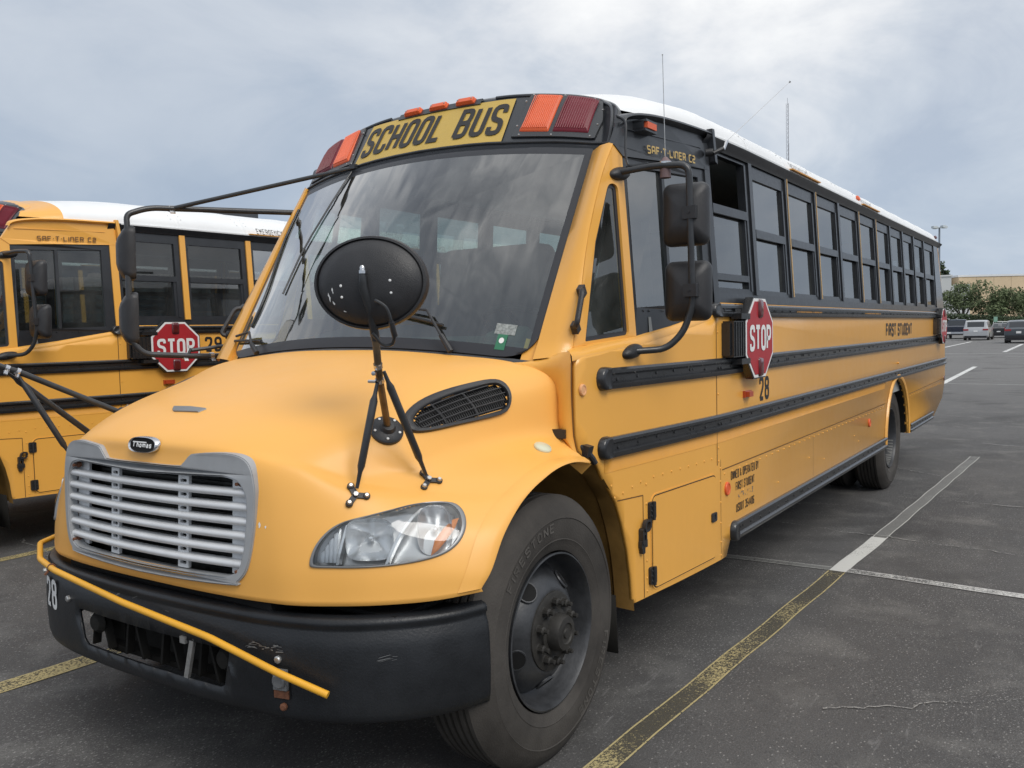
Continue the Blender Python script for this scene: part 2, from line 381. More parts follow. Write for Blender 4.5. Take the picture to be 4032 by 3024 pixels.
# stroke lettering: centre lines in a unit box, third number 0 = sharp corner
GL = {
 'S': [[(1, .76), (1, 1), (0, 1), (0, .54), (1, .46), (1, 0), (0, 0), (0, .24)]],
 'C': [[(1, .72), (1, 1), (0, 1), (0, 0), (1, 0), (1, .28)]],
 'H': [[(0, 0), (0, 1)], [(1, 0), (1, 1)], [(0, .5), (1, .5)]],
 'O': [[(0, 0), (0, 1), (1, 1), (1, 0), 'c']], '0': [[(0, 0), (0, 1), (1, 1), (1, 0), 'c']],
 'L': [[(0, 1), (0, 0, 0), (1, 0)]],
 'B': [[(0, 0, 0), (0, 1, 0), (1, 1), (1, .52), (0, .52)], [(.3, .52), (1, .52), (1, 0), (0, 0)]],
 'U': [[(0, 1), (0, 0), (1, 0), (1, 1)]],
 'T': [[(.5, 0), (.5, 1)], [(-.05, 1), (1.05, 1)]],
 'P': [[(0, 0), (0, 1, 0), (1, 1), (1, .46), (0, .46)]],
 'F': [[(0, 0), (0, 1, 0), (1, 1)], [(0, .52), (.85, .52)]],
 'I': [[(.0, 0), (.0, 1)]],
 'R': [[(0, 0), (0, 1, 0), (1, 1), (1, .48), (0, .48)], [(.55, .48), (1, 0)]],
 'D': [[(0, 0, 0), (0, 1, 0), (1, 1), (1, 0), (0, 0, 0)]],
 'E': [[(1, 1), (0, 1, 0), (0, 0, 0), (1, 0)], [(0, .52), (.85, .52)]],
 'N': [[(0, 0), (0, 1, 0), (1, 0, 0), (1, 1)]],
 'W': [[(0, 1), (.22, 0, 0), (.5, .8, 0), (.78, 0, 0), (1, 1)]],
 'A': [[(0, 0), (.5, 1, 0), (1, 0)], [(.2, .3), (.8, .3)]],
 'Y': [[(0, 1), (.5, .45, 0), (1, 1)], [(.5, .45), (.5, 0)]],
 'G': [[(1, .72), (1, 1), (0, 1), (0, 0), (1, 0), (1, .48), (.55, .48)]],
 'M': [[(0, 0), (0, 1, 0), (.5, .3, 0), (1, 1, 0), (1, 0)]],
 'X': [[(0, 0), (1, 1)], [(0, 1), (1, 0)]],
 '&': [[(1, 0), (.15, .72), (.4, 1), (.7, .75), (0, .3), (.3, 0), (1, .4)]],
 '2': [[(0, .74), (0, 1), (1, 1), (1, .6), (0, 0, 0), (1, 0)]],
 '8': [[(0, .54), (0, 1), (1, 1), (1, .54), 'c'], [(0, .0), (0, .54), (1, .54), (1, 0), 'c']],
 '9': [[(1, .5), (0, .5), (0, 1), (1, 1), (1, 0), (0, 0), (0, .2)]],
 '3': [[(0, .8), (0, 1), (1, 1), (1, .53), (.35, .53)], [(.35, .53), (1, .53), (1, 0), (0, 0), (0, .2)]],
 '5': [[(1, 1), (0, 1, 0), (0, .56, 0), (1, .56), (1, 0), (0, 0), (0, .2)]],
 '4': [[(.78, 0), (.78, 1, 0), (0, .3, 0), (1.1, .3)]],
 '6': [[(1, .8), (1, 1), (0, 1), (0, 0), (1, 0), (1, .52), (0, .52)]],
 '-': [[(.1, .5), (.9, .5)]], '.': [[(.4, .5), (.6, .5)]],
 'h': [[(0, 0), (0, 1)], [(0, .6), (1, .6), (1, 0)]], 'o': [[(0, 0), (0, .6), (1, .6), (1, 0), 'c']],
 'm': [[(0, 0), (0, .6, 0), (.5, .6), (.5, 0)], [(.5, .6), (1, .6), (1, 0)]],
 'a': [[(0, .6), (1, .6), (1, 0)], [(1, .33), (0, .33), (0, 0), (1, 0)]],
 's': [[(1, .5), (1, .6), (0, .6), (0, .33), (1, .27), (1, 0), (0, 0), (0, .1)]],
}
EURO = {'S': [[(1, 1), (0, 1), (0, .5), (1, .5), (1, 0), (0, 0)]], 'A': [[(0, 0), (0, 1), (1, 1), (1, 0)], [(0, .42), (1, .42)]],
        'N': [[(0, 0), (0, 1), (1, 1), (1, 0)]], '2': [[(0, 1), (1, 1), (1, .5), (0, .5), (0, 0), (1, 0)]], 'C': [[(1, 1), (0, 1), (0, 0), (1, 0)]]}
NARROW = {'I': 0.0, '.': .3, '-': .5}
def text_mesh(txt, mp, h, wd, t, gap, rad=.35, slant=0.0, over=None, th=.0015, align='c', widths=None):
    """letters as flat raised strips; mp(a,b,off) maps from the text plane"""
    mb = MB(); x = 0; items = []
    for ch in txt:
        if ch == ' ': x += wd*.75; continue
        cw = wd*NARROW.get(ch, 1.0)
        if widths and ch in widths: cw = wd*widths[ch]
        if ch == 'I': cw = t
        items.append((ch, x, cw)); x += cw+gap
    W = x-gap; x0 = {'c': -W/2, 'l': 0, 'r': -W}[align]; k = 0
    for ch, cx, cw in items:
        for path in ((over or {}).get(ch) or GL[ch]):
            closed = path[-1] == 'c'; pp = path[:-1] if closed else path
            pts = [(x0+cx+t/2+p[0]*max(cw-t, 0), t/2+p[1]*(h-t)) for p in pp]
            rd = [0 if len(p) > 2 else rad*min(cw, h) for p in pp]
            q = fillet(pts, rd, 3, closed); runs = [q]
            if not closed:                       # break the stroke at acute corners
                runs = []; cur = [q[0]]
                for i in range(1, len(q)-1):
                    cur.append(q[i]); e1 = (Vector(q[i])-Vector(q[i-1])).normalized(); e2 = (Vector(q[i+1])-Vector(q[i])).normalized()
                    if e1.dot(e2) < -.15: runs.append(cur); cur = [q[i]]
                cur.append(q[-1]); runs.append(cur)
            for q in runs:
              n = len(q)
              L, Rr = [], []
              for i in range(n):
                p = Vector(q[i])
                a = Vector(q[i-1]) if (closed or i > 0) else None; b = Vector(q[(i+1) % n]) if (closed or i < n-1) else None
                e1 = (p-a).normalized() if a is not None and (p-a).length > 1e-7 else None
                e2 = (b-p).normalized() if b is not None and (b-p).length > 1e-7 else None
                if e1 is None: e1 = e2
                if e2 is None: e2 = e1
                n1 = Vector((-e1.y, e1.x)); n2 = Vector((-e2.y, e2.x)); bb = n1+n2
                bb = n1 if bb.length < 1e-4 else bb/max(bb.dot(n1), .45)
                L.append(p+bb*t/2); Rr.append(p-bb*t/2)
              k += 1; off = th+.00015*(k % 3)
              sh = lambda v: (v.x+slant*v.y, v.y)
              vs = [mp(*sh(v), off) for v in L]+[mp(*sh(v), off) for v in Rr]
              fs = [(i, (i+1) % n, n+(i+1) % n, n+i) for i in range(n if closed else n-1)]
              mb.add(vs, fs)
    return mb
def text(txt, m, parent, mp, h, wd, t, gap, name='lettering', **kw):
    label = kw.pop('label', None)
    if h > .1:                                   # large letters are pieces of their own
        sl = kw.pop('slant', 0.0); ws = []; x = 0
        for ch in txt:
            if ch == ' ': x += wd*.75; continue
            cw = t if ch == 'I' else wd*NARROW.get(ch, 1.0); ws.append((ch, x, cw)); x += cw+gap
        for ch, cx, cw in ws:
            x0 = cx-(x-gap)/2
            o = text_mesh(ch, lambda a, b, o_, x0=x0: mp(a+x0, b, o_), h, wd, t, gap, align='l', **kw).build('letter' if ch.isalpha() else 'digit', m, parent, smooth=False)
        return o
    o = text_mesh(txt, mp, h, wd, t, gap, **kw).build(name, m, parent, smooth=False, kind='stuff')
    if label: o['label'] = label
    return o

# ------------------------------------------------------------------ bus geometry functions (bus frame: x to the rear, driver's side -y)
def clamp(v, a=0.0, b=1.0): return max(a, min(b, v))
ZS = [(.0, 1.575), (.33, 1.578), (.777, 1.612), (1.089, 1.655), (1.52, 1.724), (1.62, 1.79), (9, 1.80)]
def zsill(x):
    for (a, b), (c, d) in zip(ZS, ZS[1:]):
        if x <= c: return lerp(b, d, clamp((x-a)/(c-a)))
    return ZS[-1][1]
def width(x, z, s=-1):
    t = .05*clamp((z-1.8)/.8)
    if x < 2.05:
        k = clamp((z-zsill(x)+.035)/.034); k = k*k*(3-2*k)
        up = max(.0, .080+.025*(z-1.6)/.85 if s < 0 else .078+.145*(z-1.6)/.85)*((2.05-max(x, .0))/1.25)**2
        lo = (.062 if s < 0 else .16)*(max(0, 1.6-x)/.96)**1.2
        t += lerp(lo, max(up, lo*.5), k)
    return 1.235-t
def bend(x, z=0.0, s=-1):
    """front body panels: laid out flat, then swept in and back towards the hood"""
    if x >= 1.6: return x
    if s > 0: return .46+(x-.066)*(1.14/1.534)
    x0 = x
    for _ in range(8): x0 = x+1.95*.062*(max(0, 1.6-x0)/.96)**1.2
    return x0
def smap(s):                         # s = -1 driver's side, +1 passenger side; (x, z, offset) on the side skin
    return lambda x, z, d: (x, s*(width(x, z, s)+d), z)

# hood control net [row][col] = (x, |y|, z)
HN = [
 [(-.915,0,.785),(-.912,.25,.785),(-.902,.45,.785),(-.885,.595,.785),(-.862,.70,.785),(-.81,.81,.785),(-.73,.95,.788),(-.62,1.09,.795),(-.50,1.20,.81)],
 [(-.925,0,.90),(-.92,.25,.90),(-.905,.45,.90),(-.885,.59,.90),(-.858,.69,.90),(-.80,.81,.90),(-.71,.95,.895),(-.59,1.10,.885),(-.46,1.215,.865)],
 [(-.915,0,1.06),(-.91,.25,1.06),(-.895,.45,1.06),(-.872,.585,1.06),(-.835,.68,1.055),(-.765,.80,1.035),(-.665,.94,1.01),(-.53,1.095,.985),(-.385,1.215,.965)],
 [(-.90,0,1.225),(-.895,.25,1.225),(-.88,.44,1.225),(-.85,.575,1.21),(-.80,.665,1.19),(-.715,.79,1.135),(-.59,.93,1.09),(-.44,1.085,1.055),(-.285,1.21,1.04)],
 [(-.872,0,1.295),(-.866,.25,1.292),(-.845,.43,1.285),(-.80,.565,1.262),(-.735,.68,1.225),(-.63,.80,1.155),(-.49,.94,1.115),(-.34,1.085,1.09),(-.20,1.21,1.085)],
 [(-.72,0,1.372),(-.715,.25,1.368),(-.70,.44,1.354),(-.66,.62,1.322),(-.61,.74,1.262),(-.53,.84,1.175),(-.39,.96,1.148),(-.24,1.09,1.13),(-.11,1.21,1.115)],
 [(-.50,0,1.435),(-.50,.27,1.430),(-.49,.49,1.412),(-.48,.69,1.372),(-.46,.815,1.295),(-.41,.90,1.195),(-.28,.985,1.17),(-.14,1.095,1.155),(-.03,1.21,1.135)],
 [(-.2,0,1.505),(-.2,.3,1.500),(-.2,.54,1.483),(-.2,.75,1.44),(-.2,.875,1.355),(-.18,.94,1.235),(-.11,1.01,1.195),(-.02,1.105,1.172),(.05,1.212,1.145)],
 [(.0,0,1.555),(.0,.3,1.551),(.01,.57,1.533),(.02,.83,1.498),(.045,.955,1.405),(.07,1.0,1.255),(.08,1.052,1.207),(.105,1.12,1.175),(.155,1.200,1.138)],
 [(.10,0,1.580),(.11,.3,1.576),(.14,.6,1.555),(.185,.89,1.522),(.25,1.038,1.443),(.235,1.068,1.26),(.225,1.098,1.205),(.235,1.143,1.168),(.29,1.180,1.113)],
]
NR, NC = len(HN)-1, len(HN[0])-1
HV = [[Vector(p) for p in row] for row in HN]
def hn(i, j):
    if j < 0: p = hn(i, -j); return Vector((p.x, -p.y, p.z))
    if j > NC: return 2*hn(i, NC)-hn(i, NC-1)
    if i < 0: return 2*hn(0, j)-hn(1, j)
    if i > NR: return 2*hn(NR, j)-hn(NR-1, j)
    return HV[i][j]
def H(u, v, s=-1, off=0.0):
    """hood skin: u 0..NC across (0 centre), v 0..NR front to rear; s = side sign; off = outward offset"""
    def ev(u, v):
        i = min(int(v), NR-1); j = min(int(u), NC-1); a = v-i; b = u-j
        return cr(*[cr(*[hn(i+p, j+q) for q in (-1, 0, 1, 2)], b) for p in (-1, 0, 1, 2)], a)
    sg = 1
    if u < 0: u = -u; s = -s
    p = ev(u, v)
    if off:
        e = .01
        du = ev(min(u+e, NC), v)-ev(max(u-e, 0), v); dv = ev(u, min(v+e, NR))-ev(u, max(v-e, 0))
        if u < e: du = Vector((0, 1, 0))
        n = du.cross(dv).normalized()
        p = p+n*off if n.dot(p-Vector((.1, .0, .8))) > 0 else p-n*off
    return Vector((p.x, s*p.y, p.z))
def rings(outline, rads, f, c=None):
    """grid of concentric rings of a closed 2-D outline; f(a,b,ring radius)->3-D"""
    if c is None: c = (sum(p[0] for p in outline)/len(outline), sum(p[1] for p in outline)/len(outline))
    return [[f(c[0]+(a-c[0])*k, c[1]+(b-c[1])*k, k) for a, b in outline+[outline[0]]] for k in rads]
def inpoly(x, y, P):
    c = False; n = len(P)
    for i in range(n):
        x0, y0 = P[i]; x1, y1 = P[(i+1) % n]
        if (y0 > y) != (y1 > y) and x < (x1-x0)*(y-y0)/(y1-y0)+x0: c = not c
    return c
#UVTABLE
# outlines of the fittings in hood surface coordinates (u across, v front to rear)
UV = {
 'headlight': [(4.596, 1.085), (4.628, 1.299), (4.739, 1.54), (4.966, 1.838), (5.241, 2.088), (5.65, 2.345), (6.003, 2.636), (6.267, 2.926), (6.529, 3.137), (6.776, 3.16), (6.985, 2.899), (7.142, 2.515), (7.216, 2.146), (7.201, 1.809), (7.089, 1.547), (6.888, 1.349), (6.545, 1.179), (6.065, 1.059), (5.521, 1.01), (5.004, 1.009), (4.678, 1.019)],
 'vent': [(3.622, 6.321), (3.508, 6.404), (3.376, 6.602), (3.309, 6.84), (3.306, 7.179), (3.372, 7.585), (3.436, 7.863), (3.526, 8.009), (3.716, 8.07), (4.0, 8.036), (4.246, 7.937), (4.399, 7.813), (4.446, 7.602), (4.419, 7.17), (4.352, 6.751), (4.26, 6.446), (4.152, 6.266), (4.025, 6.212), (3.816, 6.256)],
 'ventin': [(3.861, 6.369), (3.724, 6.454), (3.592, 6.612), (3.529, 6.848), (3.518, 7.219), (3.574, 7.631), (3.611, 7.861), (3.696, 7.946), (3.895, 7.98), (4.12, 7.931), (4.306, 7.823), (4.337, 7.631), (4.324, 7.197), (4.256, 6.782), (4.171, 6.48), (4.064, 6.36)],
 'base': [(3.802, 5.936)],
 'basetop': [(3.428, 6.129), (3.694, 5.731), (4.203, 5.687), (3.963, 6.101)],
 'foot1': [(5.298, 2.928)],
 'foot2': [(5.934, 4.591)],
 'marker': [(6.42, 8.013)],
 'chip': [(2.935, 1.812), (3.137, 1.782)],
 'crack': [(1.749, 0.228)],
 'slot': [(-0.377, 5.045), (-0.477, 5.179), (-0.079, 5.193), (0.331, 5.145), (0.292, 4.993), (-0.268, 4.972)],
 'emblem': [(0.128, 3.537), (-0.357, 3.569), (0.577, 3.559), (0.018, 3.982), (0.142, 3.144)],
 'hoodseam': [(3.861, 9.0), (4.324, 8.987), (5.171, 8.985)],
 'clip': [(5.255, 8.996)],
}

ws_bot = lambda a: Vector((.115+.150*a*a, a, 1.592-.076*a*a))
ws_top = lambda a: Vector((.697+.165*a*a, a, 2.545-.066*a*a))
def WS(a, t, off=0.0):                # windshield: a = y (-.95..95), t 0..1 bottom to top
    aa = a*lerp(.95, .935, t)/.95
    p = ws_bot(aa).lerp(ws_top(aa), t)
    n = Vector((-.87, a*.38, .49)).normalized()
    return p+n*(.035*math.sin(PI*clamp(t))*(1-(a/1.05)**2)+off)

WINX = [1.57, 2.215, 2.925, 3.624, 4.29, 4.975, 5.655, 6.31, 6.964, 7.62, 8.29, 9.05]
Z_SILL, Z_WT = 1.83, 2.585

def rail(bus, s, x0, x1, z0, z1, name='rub_rail', cap0=True, cap1=False, pro=.024):
    h = z1-z0
    prof = [(0, 0), (.018, .0), (pro, .012), (pro, .022), (.010, .032), (.010, h-.032), (pro, h-.022), (pro, h-.010), (.016, h), (0, h)]
    n = max(2, int((x1-x0)/.25)); mb = MB()
    xs = [lerp(x0+(.03 if cap0 else 0), x1, k/n) for k in range(n+1)]
    mb.grid([[(x, s*(width(x, z0+dz, s)+d), z0+dz) for d, dz in prof] for x in xs])
    mb.add([(xs[-1], s*(width(x1, z0+dz, s)+d), z0+dz) for d, dz in prof], [tuple(range(len(prof)))])
    o = mb.build(name, M_blk, bus, angle=30)
    if cap0:
        c = MB(); P = []
        out = rrect(x0-.025, z0-.006, x0+.13, z1+.006, .045, 5)
        out = [(a if a < x0+.06 else x0+.05, b) for a, b in out]
        P = rings(out, [1, .93, .8, .55, .0], lambda a, b, k: (a, s*(width(a, b, s)+{1: 0, .93: .026, .8: .032}.get(k, .030)), b), (x0+.03, (z0+z1)/2))
        c.grid(P); c.build('end_cap', M_blk, o, angle=50)
    rv = MB(); x = x0+.12
    while x < x1-.05:
        for dx in ((0, .035) if int(x*10) % 3 == 0 else (0,)):
            rv.lathe((x+dx, s*(width(x, z0, s)+.010), z0+h*.5+.006*math.sin(x*31)), (0, s, 0), [(.008, 0), (.006, .004), (0, .005)], 6)
        x += .17
    rv.build('rivet_row', M_blk, o, kind='stuff')
    return o

def rivets(bus, s, pts, m=None, r=.0065):
    mb = MB()
    for x, z in pts:
        mb.lathe((x, s*(width(x, z, s)), z), (0, s, 0), [(r, 0), (r*.8, .003), (0, .005)], 6)
    return mb.build('rivet_row', m or M_yel, bus, kind='stuff')

def wheel(bus, x, y, s, front, r=.505):
    """wheel with tyre and rim; y = outer face of the tyre"""
    W = .275
    t = MB(); c = (x, y*s, r)
    # tyre profile: radius, depth inward from outer face
    rt = r+.012
    prof = [(.296, .035), (.305, .012), (.325, .002), (.345, -.003), (.348, -.0055), (.352, -.004), (.36, -.006), (.40, -.010), (.428, -.009), (.431, -.012), (.436, -.009), (.450, -.006), (.468, .004), (rt-.035, .014), (rt-.016, .026), (rt-.004, .042)]
    n = 6; tw = (W-.084)/n
    for k in range(n):
        a = .042+k*tw
        prof += [(rt, a+.004), (rt, a+tw-.010)]
        if k < n-1: prof += [(rt-.013, a+tw-.008), (rt-.013, a+tw)]
    prof += [(rt-.02, W-.025), (.46, W), (.40, W+.008), (.33, W), (.296, W-.03)]
    t.lathe(c, (0, -s, 0), prof, 72)
    root = t.build('wheel', M_rub, bus, angle=28)
    # flatten the contact patch
    for v in root.data.vertices:
        if v.co.z < .004: v.co.z = .004
    rim = MB()
    if front:
        pr = [(.288, .05), (.2985, .006), (.292, .004), (.282, .022), (.276, .075), (.262, .105), (.250, .110), (.235, .085), (.20, .045), (.165, .022), (.155, .018), (.085, .018), (.085, .05)]
    else:
        pr = [(.288, .05), (.2985, .006), (.292, .004), (.282, .022), (.272, .10), (.262, .16), (.24, .19), (.19, .215), (.15, .22), (.10, .22), (.08, .20), (.0, .20)]
    P = [[Vector(c)+Vector((math.cos(2*PI*k/60)*q, -s*h, math.sin(2*PI*k/60)*q)) for k in range(61)] for q, h in pr]
    if front:
        rim.grid(P)
        # hand holes as dark recessed ovals with a lip
        rim_o = rim.build('rim', M_rim, root, angle=50)
        for k in range(5):
            an = R(-20+72*k); cx, cz = x+.207*math.cos(an), r+.207*math.sin(an)
            hole = MB(); nrm = Vector((math.cos(an)*.72, s*.69, math.sin(an)*.72)).normalized()
            cc = Vector((cx, s*(y-.050), cz))+nrm*.004
            tn = Vector((-math.sin(an), 0, math.cos(an))); bn = nrm.cross(tn)
            ring = lambda q, o: [cc+tn*math.cos(2*PI*i/18)*.036*q+bn*math.sin(2*PI*i/18)*.034*q+nrm*o for i in range(19)]
            hole.grid([ring(1.2, -.004), ring(1.14, .001), ring(1.02, .001), ring(.97, -.010)])
            hole.add(ring(1.0, .0)[:-1], [tuple(range(18))], 1)
            hole.build('hand_hole', [M_rim, M_dark], root)
        hub = MB()
        hub.lathe((x, s*(y-.018), r), (0, s, 0), [(.152, -.006), (.150, .006), (.140, .010), (.090, .010), (.088, .018), (.072, .022), (.068, .055), (.062, .066), (.040, .070), (.036, .064), (.020, .064), (.017, .070), (0, .070)], 32)
        hub.build('hub', M_nut, root, angle=35)
        for k in range(10):
            an = R(18+36*k); nb = MB(); c2 = (x+.1425*math.cos(an)*.80, s*(y-.012), r+.1425*math.sin(an)*.80)
            nb.lathe(c2, (0, s, 0), [(.021, 0), (.021, .004), (.017, .006), (.0165, .026), (.012, .030), (.0095, .031), (.009, .046), (0, .048)], 8)
            nb.build('lug_nut', M_nut, root, angle=30)
        # raised lettering on the sidewall
        def arcmap(a0, rad):
            return lambda a, b, o: (x+math.cos(a0-a/rad)*(rad+b)*(1 if s < 0 else -1), s*(y+.0085+o), r+math.sin(a0-a/rad)*(rad+b))
        text_mesh('FIRESTONE', arcmap(R(118), .385), .036, .030, .0065, .013, th=.003).build('lettering', M_rubl, root, kind='stuff')
        text_mesh('FIRESTONE', arcmap(R(-42), .385), .036, .030, .0065, .013, th=.003).build('lettering', M_rubl, root, kind='stuff')
    else:
        rim.grid(P); rim.build('rim', M_rim, root, angle=50)
        hb = MB(); hb.lathe((x, s*(y-.20), r), (0, s, 0), [(.14, 0), (.14, .01), (.09, .012), (.08, .10), (.05, .115), (0, .118)], 24); hb.build('hub', M_nut, root)
        cr_ = MB(); cr_.grid([[Vector((x+math.cos(t_)*q, s*(y-h), r+math.sin(t_)*q)) for t_ in [R(-100+90*k/14) for k in range(15)]] for q, h in ((.281, .03), (.274, .085))])
        cr_.build('worn_rim_patch', M_rimw, root)
        t2 = MB(); t2.lathe((x, s*(y-.33), r), (0, -s, 0), prof, 48); o2 = t2.build('inner_tyre', M_rub, root, angle=28)
        for v in o2.data.vertices:
            if v.co.z < .004: v.co.z = .004
    return root

def tubepath(pts, r=.04, n=5):
    """polyline with rounded corners in 3-D"""
    pts = [Vector(p) for p in pts]; out = [pts[0]]
    for i in range(1, len(pts)-1):
        p = pts[i]; a, b = pts[i-1], pts[i+1]; ri = min(r, (a-p).length*.45, (b-p).length*.45)
        q0 = p+(a-p).normalized()*ri; q1 = p+(b-p).normalized()*ri
        for k in range(n+1):
            t = k/n; out.append(q0*(1-t)**2+p*2*t*(1-t)+q1*t*t)
    out.append(pts[-1]); return out
def strap(mb, p, d, r, wd=.022):
    d = Vector(d).normalized(); p = Vector(p)
    mb.tube([p-d*wd/2, p+d*wd/2], r, 12)
    a = d.orthogonal().normalized(); mb.obox(p+a*(r+.008), d*wd*.45, a*.014, d.cross(a)*.003)

def mirror_head(bus, c, wx, hz, fwd, name='rear_view_mirror'):
    """rounded rectangular mirror shell; fwd = direction its back faces"""
    c = Vector(c); n = Vector(fwd).normalized(); up = Vector((0, 0, 1)); sd = up.cross(n).normalized(); up = n.cross(sd)
    out = rrect(-wx/2, -hz/2, wx/2, hz/2, .035, 5); mb = MB()
    lv = [(1.0, -.028), (1.03, -.02), (1.03, .0), (.985, .014), (.90, .030), (.62, .052), (.40, .060), (.0, .062)]
    P = [[c+sd*(a*k)+up*(b*k)+n*d for a, b in out+[out[0]]] for k, d in lv]
    mb.grid(P); o = mb.build(name, M_plas, bus, angle=60)
    g = MB(); g.add([c+sd*a*.97+up*b*.97-n*.026 for a, b in out], [tuple(range(len(out)))]); g.build('mirror_glass', M_chrome, o)
    return o

def stop_sign(bus, s, xc, zc, y0, wd=.47, ht=.435):
    """octagonal stop sign folded flat against the side"""
    mx = lambda d0: (lambda a, b, d: (xc+(a if s < 0 else -a), s*(y0+d0+d), zc+b))
    oc = lambda k: [(wd/2*k*x, ht/2*k*y) for x, y in ((-.414, -1), (.414, -1), (1, -.414), (1, .414), (.414, 1), (-.414, 1), (-1, .414), (-1, -.414))]
    b = MB(); b.poly(oc(1.035), (), lambda a, bb, d: mx(-.002)(a, bb, d), .045)
    root = b.build('stop_sign', M_blk, bus, smooth=False)
    MB().poly(oc(1.0), (), mx(.001), .002).build('white_border', M_wht, root, smooth=False)
    MB().poly(oc(.925), (), mx(.0035), .002).build('red_face', M_red, root, smooth=False)
    text('STOP', M_wht, root, lambda a, bb, d: mx(.0045)(a, bb-.072, d), .145, .083, .025, .012)
    for zz in (.162, -.162):
        l = MB(); out = rrect(-.036, -.052, .036, .052, .016, 4)
        l.grid(rings([(a, bb+zz) for a, bb in out], [1, .9, .6, 0], lambda a, bb, k: mx(.004)(a, bb, {1: 0, .9: .008}.get(k, .012))))
        l.build('stop_lamp', M_lred, root, angle=60)
    ar = MB(); fx = xc-wd/2
    bx = lambda x0, x1, y1, y2, z0, z1: ar.box((x0, min(s*y1, s*y2), z0), (x1, max(s*y1, s*y2), z1))
    bx(fx-.17, fx+.01, 1.236, y0-.005, zc-.095, zc+.095)
    bx(fx-.19, fx-.175, 1.236, y0-.02, zc-.085, zc+.085)
    bx(fx-.08, fx+.06, 1.25, y0+.006, zc+.105, zc+.135); bx(fx-.08, fx+.06, 1.25, y0+.006, zc-.135, zc-.105)
    bx(fx-.03, fx+.16, 1.245, y0-.045, zc+.14, zc+.185)
    for k in range(4): bx(fx-.15+k*.035, fx-.137+k*.035, 1.24, y0+.001, zc-.09, zc+.09)
    ar.build('swing_arm_box', M_blk, root, smooth=False)
    return root

M_tan = mat('tan_post_strip', (.50, .33, .14), .5)
def window_unit(bus, s, x0, x1, post_mat, glassm, opened=False, strip=False):
    gap = .018
    fr = MB(); mp = smap(s)
    a0, a1 = x0+.045, x1-.012
    zs, zt = Z_SILL-.005, Z_WT
    o = [(a0, zs), (a1, zs), (a1, zt), (a0, zt)]
    zm = 2.19; zh = zt-.085
    if opened: zm = 2.275; zh = zt-.025
    lo = [(a0+.030, zs+.03), (a1-.085, zs+.03), (a1-.085, zm-.024), (a0+.030, zm-.024)]
    hi = [(a0+.030, zm+.014), (a1-.060, zm+.014), (a1-.060, zh), (a0+.030, zh)]
    fr.poly(o, (lo, hi), lambda x, z, d: mp(x, z, d-.010), .040)
    # sash rails standing proud of the glass
    fr.poly([(a0+.025, zm-.03), (a1-.055, zm-.03), (a1-.055, zm+.018), (a0+.025, zm+.018)], (), lambda x, z, d: mp(x, z, d-.002), .015)
    fr.poly([(a1-.058, zs+.02), (a1-.032, zs+.02), (a1-.032, zh), (a1-.058, zh)], (), lambda x, z, d: mp(x, z, d-.005), .004)
    if opened:
        fr.poly([(a0+.028, 1.895), (a1-.083, 1.895), (a1-.083, 1.93), (a0+.028, 1.93)], (), lambda x, z, d: mp(x, z, d-.005), .02)
    w_ = fr.build('window', M_frame, bus, smooth=False)
    for k, L in enumerate((lo, hi)):
        if opened and k == 1: continue
        p = MB(); p.add([mp(x, z, -.030 if k == 0 else -.022) for x, z in L], [(0, 1, 2, 3)])
        p.build('pane', glassm, w_, smooth=False)
    pb = MB(); pb.poly([(x0-.012, zs-.0), (x0+.044, zs), (x0+.044, zt+.02), (x0-.012, zt+.02)], (), lambda x, z, d: mp(x, z, d+.003), .03)
    po = pb.build('window_post', post_mat, bus, smooth=False)
    if strip:
        q = MB(); q.poly([(x0+.018, zs+.004), (x0+.034, zs+.004), (x0+.034, zt+.016), (x0+.018, zt+.016)], (), lambda x, z, d: mp(x, z, d+.006), .004); q.build('tan_strip', M_tan, po, smooth=False)
    return w_

def roofpt(x, s, z=None, phi=None):
    k = clamp((x-1.0)/.9); k = k*k*(3-2*k)
    zt_ = ((0, 2.60), (.93, 2.60), (1.15, 2.634), (1.64, 2.644), (1.75, 2.630), (20, 2.630)) if s < 0 else ((0, 2.625), (1.03, 2.625), (1.25, 2.662), (1.64, 2.655), (1.75, 2.630), (20, 2.630))
    zz = next(lerp(b_, d_, clamp((x-a_)/(c_-a_))) for (a_, b_), (c_, d_) in zip(zt_, zt_[1:]) if x <= c_)
    w0, z0, pk = width(max(x, .8), 2.62, s)+.008, zz, lerp(2.862, 2.925, k)-.3*max(0, 1.1-x)-zz
    if phi is None:
        q = clamp((z-z0)/pk, 0, 1); phi = math.asin(q**(1/.92))
    return Vector((x, s*w0*max(math.cos(phi), 0)**.78, z0+pk*math.sin(phi)**.92))

def GF(a, z, off=0.0):                    # grille face: a = y, proud by off
    return Vector((-.926+.13*a*a+.022*(z-.8)/.4-off, a, z))

